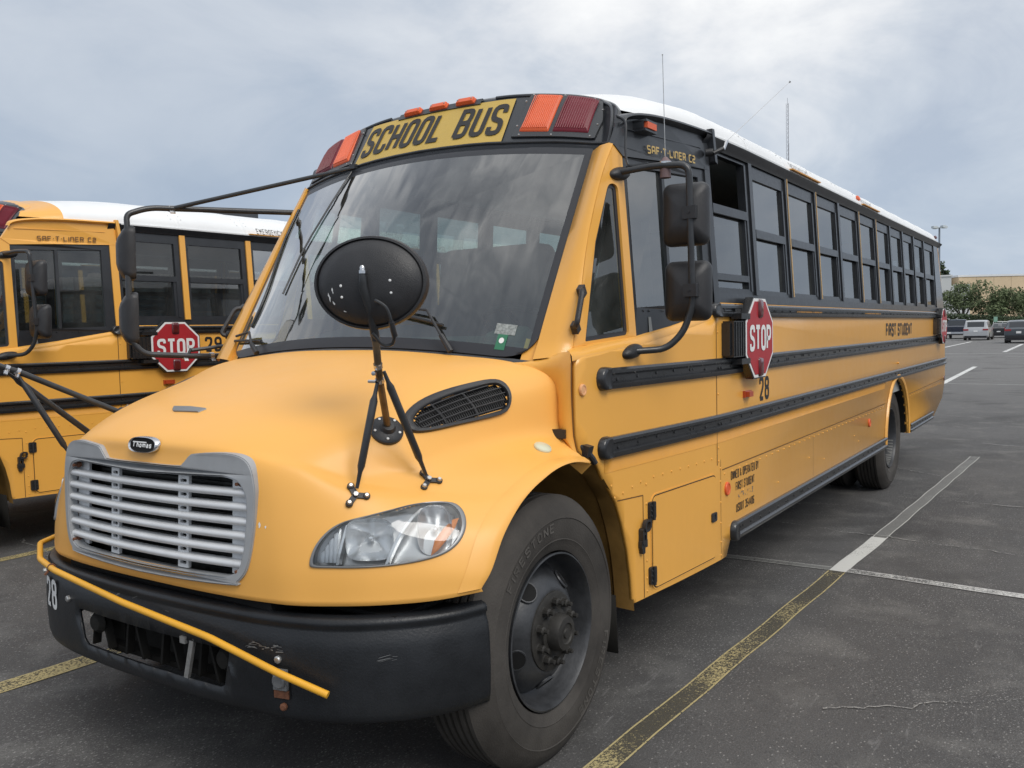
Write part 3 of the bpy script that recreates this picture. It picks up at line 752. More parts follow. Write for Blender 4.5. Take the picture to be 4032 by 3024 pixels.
def build_bus(loc, rz, num, label, header_mat, header_txt, post_mats, full=True):
    bus = empty('school_bus', loc, rz)
    tag(bus, label, 'school bus', 'school buses parked side by side')
    # ---------------- hood
    nu, nv = 150, 150
    us = [(-NC+2*NC*k/(2*nu)) for k in range(2*nu+1)]; vs = [NR*k/nv for k in range(nv+1)]
    gr_out = [(a, z) for a, z in ((.495, .842), (.535, .88), (.556, 1.0), (.556, 1.19), (.50, 1.235), (.27, 1.235), (.22, 1.195), (-.22, 1.195), (-.27, 1.235), (-.50, 1.235), (-.556, 1.19), (-.556, 1.0), (-.535, .88), (-.495, .842))]
    hl = [tuple(p)[:2] for p in spline([(a, b, 0) for a, b in UV['headlight']], 3, True)]
    hl_in = inset(hl, .015); vt_in = UV['ventin']
    P = [[H(u, v, 1) for u in us] for v in vs]
    def skip(i, j):
        u = (us[j]+us[j+1])/2; v = (vs[i]+vs[i+1])/2; p = P[i][j]
        if v < 3.6 and abs(u) < 3.1 and inpoly(p.y, p.z, gr_out): return True
        return inpoly(abs(u), v, hl_in) or inpoly(abs(u), v, vt_in)
    hb = MB(); hb.grid(P, skip=skip)
    # rolled edges: lower front edge, wheel-arch lip, rear edge
    for s in (-1, 1):
        lip = [H(NC, v, s) for v in vs]
        hb.grid([[p for p in lip], [p+Vector((0, -s*.012, -.006)) for p in lip], [p+Vector((.0, -s*.055, -.004)) for p in lip]])
    low = [H(u, 0, 1) for u in us]
    hb.grid([low, [p+Vector((.008, 0, -.012)) for p in low], [p+Vector((.03, -.02*p.y, -.012)) for p in low]])
    rear = [H(u, NR, 1) for u in us]
    hb.grid([rear, [p+Vector((.010, 0, -.006)) for p in rear], [p+Vector((.012, -.04*p.y, -.05)) for p in rear]])
    hood = hb.build('hood', M_hood, bus, angle=50)
    # flared bead round the wheel arch
    for s in (-1, 1):
        bd = MB(); rows = []
        for v in [NR*k/60 for k in range(61)]:
            rows.append([H(u, v, s, o) for u, o in ((NC-.50, .0018), (NC-.42, .004), (NC-.16, .006), (NC-.03, .004), (NC, 0))])
        bd.grid(rows); bd.build('arch_flare', M_hood, hood, angle=70)
    # grille
    gmb = MB()
    half = [(0, 1.206), (.20, 1.207), (.232, 1.216), (.268, 1.246), (.30, 1.254), (.42, 1.262), (.50, 1.254), (.545, 1.225), (.566, 1.16), (.568, 1.10), (.562, 1.0), (.548, .92), (.528, .868), (.495, .836), (.45, .820), (0, .812)]
    outl = half+[(-a, z) for a, z in half[-2:0:-1]]
    ih = [(0, 1.172), (.44, 1.182), (.50, 1.168), (.530, 1.12), (.532, 1.05), (.522, .95), (.505, .885), (.475, .856), (.43, .846), (0, .842)]
    inn = ih+[(-a, z) for a, z in ih[-2:0:-1]]
    def dens(P):
        o = []
        for i in range(len(P)):
            a, b = Vector(P[i]), Vector(P[(i+1) % len(P)]); n = max(1, int((b-a).length/.04))
            o += [tuple(a.lerp(b, k/n)) for k in range(n)]
        return o
    outd, innd = [tuple(p)[:2] for p in spline([(a, b, 0) for a, b in outl], 4, True)], dens(fillet(inn, .02, 3))
    gmb.poly(outd, (innd,), lambda a, z, d: GF(a, z, d+.016), .034)
    so_, si_ = inset(outd, .004), inset(innd, -.006)
    gmb.poly(so_, (si_,), lambda a, z, d: GF(a, z, d+.0195), .004)
    grille = gmb.build('grille', M_greyd, bus, angle=35)
    for k in range(6):
        z = 1.176-.0478*(k+1); hw = .532 if z > 1.0 else .532-(1.0-z)*.22
        aa = [lerp(-hw, hw, q/16) for q in range(17)]; b = MB()
        b.grid([[GF(a, z+dz, off) for dz, off in ((-.012, -.028), (-.0125, .002), (-.008, .010), (.0, .0125), (.008, .010), (.0125, .002), (.012, -.028))] for a in aa])
        b.build('grille_slat', M_grey, grille, angle=50)
    for a0 in (-.205, .205):
        for k in range(7):
            z0, z1 = 1.176-.0478*(k+1)+.010, 1.176-.0478*k-.010
            pl = MB(); zc_ = (z0+z1)/2
            hole = [(a0+x, zc_+z) for x, z in rrect(-.017, -.0055, .017, .0055, .005, 2)]
            pl.poly([(a0-.027, z0-.004), (a0+.027, z0-.004), (a0+.027, z1+.004), (a0-.027, z1+.004)], (hole,), lambda a, z, d: GF(a, z, d-.010), .012)
            pl.build('grille_bracket', M_grey, grille, smooth=False)
    for s in (-1, 1):
        b = MB(); b.poly([(s*.43, .85), (s*.49, .85), (s*.527, .95), (s*.527, 1.175), (s*.43, 1.175)], (), lambda a, z, d: GF(a, z, d-.022), .01)
        b.build('grille_end_plate', M_grey, grille, smooth=False)
        for z in (1.160, .868):
            b = MB(); b.lathe(GF(s*.487, z, -.012), (-1, 0, 0), [(.011, 0), (.011, .012), (.006, .014), (.006, .03), (0, .03)], 8); b.build('bolt', M_rust, grille)
    b = MB(); b.box((-.80, -.56, .80), (-.78, .56, 1.25)); rad = b.build('radiator', M_radi, bus, smooth=False)
    b = MB()
    for k in range(22): b.box((-.815, -.42, .83+k*.018), (-.803, .42, .838+k*.018))
    b.build('cooling_fins', M_radi, rad, kind='stuff')
    b = MB(); b.box((-.86, -.60, .70), (-.62, .60, .795)); b.box((-.70, -1.0, .70), (.0, 1.0, .74)); b.build('engine_bay_floor', M_dark, bus, smooth=False)
    # emblem
    if full:
        em = MB(); ec = lambda a, b, o: H(0, 3.56, -1)+Vector((-.012-o*.95+.05*a*a, a, b*.96)) + Vector((.22*b, 0, 0))
        el = [(.085*math.copysign(abs(math.cos(t))**.7, math.cos(t)), .030*math.copysign(abs(math.sin(t))**.8, math.sin(t))) for t in [2*PI*k/40 for k in range(40)]]
        prm = {1.0: -.012, .98: .006, .93: .009, .86: .004}
        em.grid(rings(el, [1.0, .98, .93, .86], lambda a, b, k: ec(a, b, prm[k]), (0, 0)))
        emo = em.build('emblem', M_chrome, bus, angle=60)
        m2 = MB(); m2.grid(rings(el, [.87, .5, 0], lambda a, b, k: ec(a, b, .0035), (0, 0))); m2.build('emblem_plate', M_dark, emo)
        text('Thomas', M_wht, emo, lambda a, b, o: ec(-a, b-.010, o+.004), .022, .0135, .0045, .0035, widths={'T': 1.6, 'm': 1.5}, over={'T': [[(.35, 0), (.35, 1)], [(-.1, 1), (4.6, 1), (4.6, .86)]]})
        # hood scoop
        hs = MB(); slot = UV['slot']
        hs.grid(rings(slot, [1, .96, 0], lambda a, b, k: H(a, b, -1, .001 if k == 1 else .006)))
        hs.build('hood_scoop', M_lampg, hood, angle=60)
        # chipped paint beside the grille
        ch = MB(); random.seed(4)
        for (u0, v0), sc_ in zip(UV['chip'], (.05, .028)):
            o = [(u0+math.cos(t)*sc_*random.uniform(.5, 1.2), v0+math.sin(t)*sc_*1.3*random.uniform(.4, 1.2)) for t in [2*PI*k/11 for k in range(11)]]
            ch.grid(rings(o, [1, 0], lambda a, b, k: H(a, b, -1, .0012)))
        ch.build('paint_chip', M_wht, hood)
    # ---------------- headlights
    for s in (-1, 1):
        g = MB(); rad_ = [1.035, 1.02, 1.0, .965, .95]; hh = {1.035: -.003, 1.02: .006, 1.0: .008, .965: .007, .95: -.004}
        g.grid(rings(hl, rad_, lambda a, b, k: H(a, b, s, hh[k]))); hlo = g.build('headlight', M_lampg, bus, angle=60)
        ln = MB(); ln.grid(rings(hl, [.97, .9, .8, .65, .5, .3, 0], lambda a, b, k: H(a, b, s, .004+.014*(1-k*k)))); ln.build('lens', G_lens, hlo, angle=80)
        bk = MB(); bk.grid(rings(hl, [.99, .98, .9, .75, .5, .25, 0], lambda a, b, k: H(a, b, s, -.004 if k == .99 else -.045-.030*(1-k)))); bk.build('housing', M_lamph, hlo, angle=60)
        nrm = Vector((-.80, s*.58, .12)).normalized(); up = Vector((0, 0, 1)); sd = nrm.cross(up).normalized()*(1 if s < 0 else -1)
        def bowl(u, v, ra, rb, dp, m, fac=26, name='reflector', sq=.8):
            c = H(u, v, s, -.012); q = MB(); sg = lambda t: math.copysign(abs(t)**sq, t)
            Pq = []
            for k, d in ((1.0, .004), (.96, -.004), (.85, -.3*dp), (.62, -.7*dp), (.35, -.93*dp), (.12, -dp), (0, -dp)):
                Pq.append([c+sd*sg(math.cos(t))*ra*k+up*sg(math.sin(t))*rb*k+nrm*(d+(.004*math.cos(t*fac) if k > .3 else 0)) for t in [2*PI*i/60 for i in range(61)]])
            q.grid(Pq); o = q.build(name, m, hlo, angle=25)
            bl = MB(); bl.lathe(c-nrm*dp, nrm, [(.010, 0), (.010, .03), (.006, .038), (0, .04)], 12); bl.build('bulb', M_refl if m == M_refl else M_amb, hlo)
            return o
        bowl(5.75, 1.72, .078, .070, .06, M_refl, 0, sq=.55)
        bowl(6.75, 2.15, .058, .085, .055, M_refl, 0, 'turn_reflector', .7)
        fn = MB()                                # fluted side light next to the grille
        fl = [[H(u, lerp(v0, v1, q/3), s, -.012-.012*(i % 2)) for q in range(4)] for i, (u, v0, v1) in enumerate([(4.78+.045*k, 1.10, 1.30+.075*k) for k in range(10)])]
        fn.grid(fl); fn.build('fluted_reflector', M_refl, hlo, angle=10)
        dv = MB()                                # bright dividers
        for u0, u1, v0, v1 in ((5.18, 5.30, 1.06, 2.02), (6.10, 6.42, 1.05, 2.86)):
            dv.grid([[H(lerp(u0, u1, q/8)+d, lerp(v0, v1, q/8), s, o) for q in range(9)] for d, o in ((-.05, -.03), (-.03, -.004), (.02, -.002), (.05, -.03))])
        dv.build('divider', M_refl, hlo, angle=30)
        am = MB()                                # amber side reflector near the outer end
        al = [(6.80, 1.35), (6.90, 1.52), (7.0, 1.85), (7.06, 2.25), (7.04, 2.62), (6.96, 2.55), (6.87, 2.2), (6.80, 1.8)]
        am.grid(rings(al, [1, .8, 0], lambda a, b, k: H(a, b, s, -.006 if k == 1 else -.002))); am.build('amber_reflector', M_hlamb, hlo, angle=60)
    # ---------------- side vent
    for s in (-1, 1):
        vo = [tuple(p)[:2] for p in spline([(a, b, 0) for a, b in UV['vent']], 3, True)]
        vi = [tuple(p)[:2] for p in spline([(a, b, 0) for a, b in UV['ventin']], 3, True)]
        N_ = 60
        def resample(P, n, ph):
            L = [(math.atan2((b-7.1)*.40, a-3.9), a, b) for a, b in P]; L.sort(); out = []
            for k in range(n):
                t = -PI+2*PI*k/n; j = 0
                while j < len(L) and L[j][0] < t: j += 1
                A, B = L[j-1], L[j % len(L)]; da = (B[0]-A[0]) % (2*PI) or 1; q = ((t-A[0]) % (2*PI))/da
                out.append((lerp(A[1], B[1], q), lerp(A[2], B[2], q)))
            return out
        o1, i1 = resample(vo, N_, 0), resample(vi, N_, 0)
        vm = MB(); rows = []
        for k, off in ((0, -.002), (.03, .010), (.15, .014), (.85, .013), (1, .008), (1.0, -.02)):
            rows.append([H(lerp(a[0], b[0], k), lerp(a[1], b[1], k), s, off) for a, b in zip(o1+o1[:1], i1+i1[:1])])
        vm.grid(rows); ve = vm.build('side_vent', M_plas, bus, angle=50)
        bk = MB(); bk.grid(rings(i1, [1.0, .6, 0], lambda a, b, k: H(a, b, s, -.024))); bk.build('vent_mesh_backing', M_dark, ve)
        for k in range(5):                        # horizontal blades
            fr_ = (k+.75)/5.5; pts = []
            for v in [6.25+.085*q for q in range(22)]:
                uu_ = lerp(3.45+.05*abs(v-7.2), 4.40, fr_)
                if inpoly(uu_, v, i1): pts.append(H(uu_, v, s, .004))
            if len(pts) > 2:
                b = MB(); b.tube(pts, .0028, 6); b.build('vent_blade', M_plas, ve)
        b = MB()
        for q in range(44):
            v = 6.35+.038*q; seg = [H(u, v, s, -.010) for u in [3.4+.04*e for e in range(26)] if inpoly(u, v, i1)]
            if len(seg) > 2: b.tube(seg, .0016, 4, cap=False)
        for v in (6.78, 7.32):
            seg = [H(u, v, s, .003) for u in [3.4+.04*e for e in range(26)] if inpoly(u, v, i1)]
            if len(seg) > 1: b.tube(seg, .004, 5)
        b.build('vent_mesh', M_plas, ve, kind='stuff')
    # ---------------- bumper
    pl = [(-.922, 0), (-.915, .28), (-.893, .57), (-.845, .78), (-.772, .92), (-.655, 1.05), (-.545, 1.125), (-.43, 1.168)]
    ph = spline([(x, a, 0) for x, a in pl], 10)
    path = [Vector((p.x, -p.y, 0)) for p in ph[::-1]]+[Vector((p.x, p.y, 0)) for p in ph[1:]]
    prof = [(-.05, .392), (-.012, .394), (.004, .402), (.012, .43), (.014, .462), (.016, .50), (.017, .54), (.017, .57), (.016, .598), (.014, .64), (.008, .675), (-.002, .695), (-.004, .704), (.004, .715), (.004, .727), (-.006, .738), (-.03, .742), (-.055, .738), (-.075, .726), (-.15, .722)]
    slot = [(-.455, .601), (.455, .601), (.447, .56), (.425, .475), (.41, .462), (-.41, .462), (-.425, .475), (-.447, .56)]
    slot = dens(fillet(slot, .015, 3))
    rows = []
    for i, p in enumerate(path):
        t = (path[min(i+1, len(path)-1)]-path[max(i-1, 0)]).normalized(); n = Vector((-t.y, t.x, 0))
        if n.x > 0: n = -n
        row = []
        for d, z in prof: row.append(p+n*d+Vector((0, 0, z)))
        rows.append(row)
    # denser cells across the slot, snapped to its outline
    sel = [Vector(q) for q in slot]
    for i, row in enumerate(rows):
        for j, p in enumerate(row):
            if 2 < j < 11 and abs(p.y) < .52:
                q = min(sel, key=lambda e: (e.x-p.y)**2+(e.y-p.z)**2); d2 = math.hypot(q.x-p.y, q.y-p.z)
                if d2 < .021: row[j] = Vector((p.x, q.x, q.y))
    def sk(i, j):
        c = (rows[i][j]+rows[i+1][j]+rows[i][j+1]+rows[i+1][j+1])/4
        return 2 < j < 11 and inpoly(c.y, c.z, slot)
    bm_ = MB(); bm_.grid(rows, skip=sk)
    bumper = bm_.build('front_bumper', M_bump, bus, angle=50)
    sm = bumper.modifiers.new('thickness', 'SOLIDIFY'); sm.thickness = .012; sm.offset = -1
    b = MB()                                      # bracing seen through the slot
    for k in range(9):
        y0 = -.44+.11*k; y1 = y0+(.055 if k % 2 else -.03)
        b.obox(((-.86), (y0+y1)/2, .53), (.015, 0, 0), (0, .006, 0), (0, (y1-y0)/2, .085))
    for s in (-1, 1):
        b.lathe((-.87, s*.385, .545), (-1, 0, 0), [(.0, 0), (.035, .0), (.045, .01), (.03, .03), (0, .034)], 14)
        b.box((-.80, s*.40-.06, .40), (-.5, s*.40+.06, .60))
    b.box((-.78, -.40, .44), (-.74, .40, .61)); b.box((-.84, -.4, .43), (-.72, .4, .45))
    b.build('bumper_bracing', M_under, bumper, smooth=False)
    b = MB(); b.obox((-.925, -.245, .535), (.006, 0, 0), (0, .010, .004), (0, -.022, .075)); b.obox((-.93, -.225, .60), (.01, 0, 0), (0, .014, 0), (0, 0, .012)); b.build('hanging_bracket', M_steel, bumper, smooth=False)
    def bump_pt(a, z, off=0.0):
        i = next((i for i in range(len(path)-1) if (path[i].y-a)*(path[i+1].y-a) <= 0), 0); p = path[i].lerp(path[i+1], (a-path[i].y)/((path[i+1].y-path[i].y) or 1))
        t = (path[min(i+1, len(path)-1)]-path[max(i-1, 0)]).normalized(); n = Vector((-t.y, t.x, 0)); n = -n if n.x > 0 else n
        return p+n*(.0175+off)+Vector((0, 0, z)), n
    for a, z in ((-.66, .60), (-.675, .445), (.53, .625), (.90, .66)):
        p, n = bump_pt(a, z); b = MB(); b.lathe(p, n, [(.013, -.002), (.013, .006), (.009, .010), (0, .011)], 8); b.build('bolt', M_rust if z < .5 else M_steel, bumper)
    p, n = bump_pt(-.67, .525); sd = Vector((0, 0, 1)).cross(n).normalized()
    b = MB(); rr_ = rrect(-.034, -.055, .034, .055, .008, 2)
    b.add([p+sd*a+Vector((0, 0, z))+n*.001 for a, z in rr_], [tuple(range(len(rr_)))]); hk = b.build('tow_hook_cover', M_dark, bumper, smooth=False)
    b = MB(); b.obox(p+n*.006+Vector((0, 0, .012)), sd*.026, n*.006, Vector((0, 0, .034))); b.lathe(p+n*.012+Vector((0, 0, .010)), n, [(.024, 0), (.024, .008), (.02, .012), (0, .013)], 20)
    b.build('socket_cap', M_lampg, bumper)
    b = MB(); b.obox(p+n*.003+Vector((0, 0, -.038)), sd*.028, n*.003, Vector((0, 0, .013))); b.build('rust_patch', M_rust, bumper)
    def bumpmap(a0, sgn=1):
        def f_(a, z, o):
            p, n = bump_pt(a0-a, z+.55, o); return p
        return f_
    text(num, M_wht, bumper, bumpmap(.715), .125, .060, .019, .016, name='number', slant=0)
    if full:
        random.seed(21); b = MB()
        for (a0, z0, n_, sp_) in ((-.60, .635, 18, .07), (-.99, .61, 6, .018), (.1, .70, 6, .3)):
            for _ in range(n_):
                a_, z_ = a0+random.uniform(-1, 1)*sp_, z0+random.uniform(-.012, .012); L_, w_ = random.uniform(.004, .02), random.uniform(.0006, .0022); sl_ = random.uniform(-.5, .2)
                q_ = [bump_pt(a_+da, z_+sl_*da+dz, .0010)[0] for da, dz in ((-L_, -w_), (L_, -w_*.4), (L_*.8, w_), (-L_*.7, w_*.6))]
                b.add(q_, [(0, 1, 2, 3)])
        b.build('scratches', M_lampg, bumper, smooth=False, kind='stuff')
    # crossing gate
    if full:
        gt = MB(); pp = tubepath([(-.56, 1.19, .745), (-.73, 1.08, .745), (-.885, .79, .745), (-.958, .55, .748), (-.985, .05, .703), (-.975, -.42, .655), (-.93, -.70, .575), (-.87, -.86, .515)], .03)
        gt.tube(pp, .0120, 12); go = gt.build('crossing_gate_arm', mat('gate_yellow', (.80, .40, .03), .4, var=.08), bus)
        b = MB(); strap(b, (-.94, .60, .748), (-.25, -.9, 0), .0155, .012); b.build('gate_joint', M_rust, go)
    # ---------------- cab front
    wsn = [(-.95+1.9*k/44) for k in range(45)]
    nn = 9
    ol = fillet([(-.95, 0), (.95, 0), (.95, 1), (-.95, 1)], [.16, .16, .05, .05], 8)
    ol = [(a, b) for a, b in ol]
    ol2 = []
    for i in range(len(ol)):
        a, b = Vector(ol[i]), Vector(ol[(i+1) % len(ol)]); n = max(1, int((b-a).length/.08)); ol2 += [tuple(a.lerp(b, k/n)) for k in range(n)]
    C0_ = (0, .5)
    def wsf(a, b, k): return WS(a, b, .004)
    inn_ = []
    for a, b in ol2:
        inn_.append((clamp(a, -.912, .912), clamp(b, .045, .95)))
    inn_ = [(a, b) for a, b in inn_]
    # rounded inner corners
    inn_ = [(a, b) if not (abs(a) > .80 and b < .17) else (math.copysign(.80+.112*clamp((abs(a)-.80)/.112), a), b) for a, b in inn_]
    gw = MB(); rows = []
    for k in (1, .9, .75, .5, .25, 0): rows.append([WS(a*k, .5+(b-.5)*k, .006) for a, b in inn_+inn_[:1]])
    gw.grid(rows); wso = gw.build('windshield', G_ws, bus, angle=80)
    fb = MB(); fb.grid([[WS(a, b, .0) for a, b in ol2+ol2[:1]], [WS(a, b, .005) for a, b in ol2+ol2[:1]], [WS(lerp(a, c, .5), lerp(b, d, .5), .007) for (a, b), (c, d) in zip(ol2+ol2[:1], inn_+inn_[:1])], [WS(a, b, .006) for a, b in inn_+inn_[:1]]])
    fb.build('black_border', M_frit, wso, angle=80)
    # cowl trim below the glass
    b = MB(); b.grid([[WS(a, 0, .0) for a in wsn], [WS(a, -.012, .004) for a in wsn], [ws_bot(a)+Vector((-.05, 0, -.035)) for a in wsn], [ws_bot(a)+Vector((-.06, 0, -.09)) for a in wsn]]); b.build('cowl_trim', M_blk, bus)
    b = MB(); random.seed(12)
    b.tube([WS(a, -.022, .010+.001*random.random()) for a in [-.88+1.2*k/30 for k in range(31)]], [random.uniform(.0008, .0035) for _ in range(31)], 6); b.build('peeling_sealant', M_greyT, bus)
    for s in (-1, 1):
        # A pillar
        DX = [(.335, 1.577), (.355, 1.66), (.405, 1.80), (.49, 2.03), (.605, 2.265), (.67, 2.37), (.733, 2.457)] if s < 0 else [(.325, 1.577), (.37, 1.66), (.45, 1.80), (.585, 2.03), (.745, 2.285), (.83, 2.40), (.895, 2.497)]
        rows = []
        for i, (x, z) in enumerate(spline([(a, 0, b) for a, b in DX], 5)[:: 1] and [(p.x, p.z) for p in spline([(a, 0, b) for a, b in DX], 5)]):
            t = clamp((z-1.523)/(2.494-1.523)); g = WS(.95, t); g = Vector((g.x, -g.y*(-1), g.z))
            g.y = s*abs(g.y); d = Vector((x, s*width(x, z, s), z))
            e1 = g+Vector((-.022, s*.006, .016)); c_ = g.lerp(d, .86)+Vector((-.040, s*.010, .018)); m_ = g.lerp(d, .45)+Vector((-.034, 0, .018))
            if not rows: pass
            rows.append([g+Vector((.03, 0, 0)), g, g+Vector((-.016, s*.004, .010)), g.lerp(d, .45)+Vector((-.026, s*.004, .016)), g.lerp(d, .80)+Vector((-.022, s*.012, .014)), g.lerp(d, .95)+Vector((-.008, s*.010, .006)), d])
        rows = [[p+Vector((-.035*q_, 0, -.055*q_)) for p in rows[0]] for q_ in (1.0, .5)]+rows
        b = MB(); b.grid(rows); b.grid([[WS(s*a, t, -.006) for a in (.89, .92, .965)] for t in (-.05, .0, .05, .09)]); b.build('a_pillar', M_yel, bus, angle=45)
        # cowl side panel between hood and door
        up_ = [(.27, .94, 1.520), (.27, 1.02, 1.548), (.258, 1.08, 1.560), (.232, 1.128, 1.563), (.217, 1.142, 1.52), (.213, 1.142, 1.42), (.216, 1.143, 1.32), (.222, 1.144, 1.23), (.24, 1.148, 1.165), (.285, 1.156, 1.118)]
        if s > 0: up_ = [(x+.235*clamp((a-.94)/.12), a-.125*clamp((a-.94)/.12), z) for x, a, z in up_]
        un = [2.9, 3.3, 3.6, 3.85, 4.05, 4.35, 4.8, 5.6, 6.9, 8]
        rows = []
        for k in range(7):
            q = k/6; rows.append([])
            for (x, a, z), u in zip(up_, un):
                h0 = H(u, NR, s)+Vector((.006, -s*.006, -.006)); t0 = Vector((x, s*a, z)); p = h0.lerp(t0, q)
                p.x -= .016*math.sin(PI*q)*(1 if z < 1.5 else .3); rows[-1].append(p)
        b = MB(); b.grid(rows); b.build('cowl_panel', M_yel, bus, angle=60)
        sm_ = MB(); sm_.tube([Vector((x-.0005, s*(a+.0005), z)) for x, a, z in up_[4:]], .0022, 5); sm_.build('panel_seam', M_brn, bus)
        mp = smap(s)
        # lower side skin
        arch = [(.135, 1.127), (.236, 1.096), (.293, 1.024), (.362, .958), (.412, .906), (.470, .80), (.516, .683), (.545, .56), (.557, .454)]
        rc, rr2 = 6.50, .58
        ra = [(rc-rr2*math.cos(t)*1.0, .50+.605*math.sin(t)) for t in [PI*k/18 for k in range(19)]]
        arch = [(bend(x, z, s), z) for x, z in arch]
        outline = [(bend(x, z, s), z) for x, z in ((.135, 1.122), (.085, 1.165), (.07, 1.22), (.066, 1.30), (.066, 1.40), (.070, 1.50), (.085, 1.535))]+[(x if s < 0 else max(x, .48+.05*x), z) for x, z in ((.36, 1.543), (.5, 1.555), (.777, 1.577), (1.089, 1.620), (1.52, 1.689), (1.552, 1.70), (1.552, 1.78))]+[
                   (9.61, 1.78), (9.73, 1.25), (9.74, .95), (9.735, .90), (9.50, .69), (8.76, .50)]
        outline += [(rc+rr2, .50)]+ra[::-1][1:-1]+[(rc-rr2, .50)]+[(1.735, .50), (1.68, .425), (1.3, .427), (1.0, .43), (bend(.561, 0, s), .435)]+arch[::-1][:-1]
        side = curved_panel('side_panel', outline, mp, M_yel, bus, [.25+.09*k for k in range(16)])
        lx = [(.36, .30, 1.577), (.42, .38, 1.580)]+[(x, x, zsill(x)) for x in (.48, .55, .65, .777, .9, 1.0, 1.089, 1.2, 1.3, 1.4, 1.52, 1.56)]
        b = MB(); rows = []
        rows.append([Vector((.225, s*1.142, 1.525)), Vector((.226, s*1.140, 1.545)), Vector((.245, s*1.118, 1.560)), Vector((.28, s*1.09, 1.566)), Vector((.33, s*1.07, 1.570))])
        if s > 0: rows = []; lx = [q_ for q_ in lx if q_[1] > .5]
        for xi, xo, zi in lx:
            zo = zsill(xo)-.035; pi_ = Vector((xi, s*(width(xi, zi+.002, s)-.012), zi+.004)); po = Vector((xo, s*width(xo, zo, s), zo))
            rows.append([po+Vector((0, -s*.002, -.012)), po, po.lerp(pi_, .25)+Vector((0, s*.004, .010)), po.lerp(pi_, .6)+Vector((0, 0, .010)), pi_])
        b.grid(rows); b.build('window_ledge', M_yel, side, angle=70)
        # inner liner of the front wheel well + flange
        al = arch+[(bend(.562, 0, s), .40)]
        al = [(p.x, p.z) for p in spline([(a, 0, z) for a, z in al], 4)]
        b = MB(); b.grid([[(x+dx, s*(width(x, z, s)-y), z) for x, z in al] for y, dx in ((.0, 0), (.035, .004), (.10, .012), (.12, .035), (.40, .05), (.60, .05))]); b.build('wheel_well_liner', M_liner, bus, angle=35)
        b = MB(); hl_ = [H(NC, v, s) for v in vs[::5]]
        b.grid([[p+Vector((0, -s*.05, 0)) for p in hl_], [p+Vector((0, -s*.06, -.008)) for p in hl_], [Vector((p.x*1.02, s*.62, p.z-.03)) for p in hl_]]); b.build('fender_liner', M_under, bus)
        b = MB(); b.add([(.66, s*1.09, .46), (.68, s*1.09, .19), (.68, s*.80, .19), (.66, s*.80, .46)], [(0, 1, 2, 3)]); mf = b.build('mud_flap', M_under, bus); m_ = mf.modifiers.new('t', 'SOLIDIFY'); m_.thickness = .008
        # rear arch moulding and well
        b = MB()
        rows = [[(rc-(rr2+dr)*math.cos(t), s*(1.235+o), .50-.0+(.605+dr)*math.sin(t)) for dr, o in ((.0, -.03), (-.0, .012), (.012, .020), (.035, .018), (.045, .001))] for t in [PI*k/28 for k in range(29)]]
        b.grid(rows); b.build('rear_arch_trim', M_yel, bus, angle=50)
        b = MB(); b.grid([[(rc-rr2*math.cos(t)*k, s*y, .50+.605*math.sin(t)*k) for t in [PI*q/18 for q in range(19)]] for y, k in ((1.22, 1), (.60, 1.02))]); b.build('rear_wheel_well', M_under, bus)
        # raised details: seams, tape, rails, rivets
        if s < 0 or not full:
            pass
        sv = MB()
        def seam(pts, w_=.0035):
            for (x0, z0), (x1, z1) in zip(pts, pts[1:]):
                d = Vector((x1-x0, z1-z0)).normalized()*w_*.5; n = Vector((-d.y, d.x)); x0, x1 = bend(x0, 0, s), bend(x1, 0, s)
                sv.add([mp(x0-n.x, z0-n.y, .0015), mp(x1-n.x, z1-n.y, .0015), mp(x1+n.x, z1+n.y, .0015), mp(x0+n.x, z0+n.y, .0015)], [(0, 1, 2, 3)])
        seam([(1.554, 1.70), (1.554, .93)], .006); seam([(.413, .914), (.664, .903), (.666, .437)], .005); seam([(1.623, .898), (5.90, .902)], .006); seam([(7.12, .905), (9.72, .93)], .006)
        seam([(1.60, .955), (1.60, .43)], .003); seam([(3.4, .88), (3.4, .60)], .003)
        sv.build('panel_seam', M_brn, side, smooth=False)
        if s < 0:
            rv = [(1.66+.118*k, .872) for k in range(36)]+[(7.2+.13*k, .88) for k in range(18)]
            rv += [(.36, .985), (.39, .93), (.47, .94), (.56, .955), (.645, .966), (.70, .948)]+[(.78+.10*k, .972-.0*k) for k in range(8)]+[(1.574, .95)]
            rv += [(.70, z) for z in (.86, .60, .52, .46)]+[(1.60, z) for z in (.91, .84, .73, .62, .52, .45)]+[(1.575, z) for z in (1.02, 1.30, 1.62)]
            rv += [(1.95+1.35*k, .74) for k in range(3)]+[(2.6+1.1*k, .68) for k in range(4)]
            rivets(bus, s, [(bend(x, z, s), z) for x, z in rv])
        curved_panel('reflective_tape', [(x, z) for x, z in [(bend(.30), 1.045), (.8, 1.045), (1.2, 1.045), (1.6, 1.045), (5.86, 1.045), (5.92, 1.115), (1.6, 1.115), (1.2, 1.115), (.8, 1.115), (bend(.30), 1.115)]], mp, M_tape, side, [.25+.09*k for k in range(16)], 0, (), .0016)
        rail(bus, s, 1.53, 9.2, 1.700, 1.768, cap0=True); rail(bus, s, .425 if s < 0 else .60, 9.66, 1.398, 1.486); rail(bus, s, .425 if s < 0 else .60, 9.72, 1.108, 1.195)
        rail(bus, s, 1.76, 5.895, .492, .590); rail(bus, s, 7.145, 8.67, .500, .590, cap0=False)
        if s < 0 and full:
            for xa, xb in ((2.98, 3.60), (4.99, 5.62)):
                yb = MB(); yb.poly([(xa, 1.722), (xb, 1.722), (xb, 1.746), (xa, 1.746)], (), lambda x, z, d: mp(x, z, d+.0125), .001); yb.build('yellow_strip', M_tape, side, smooth=False)
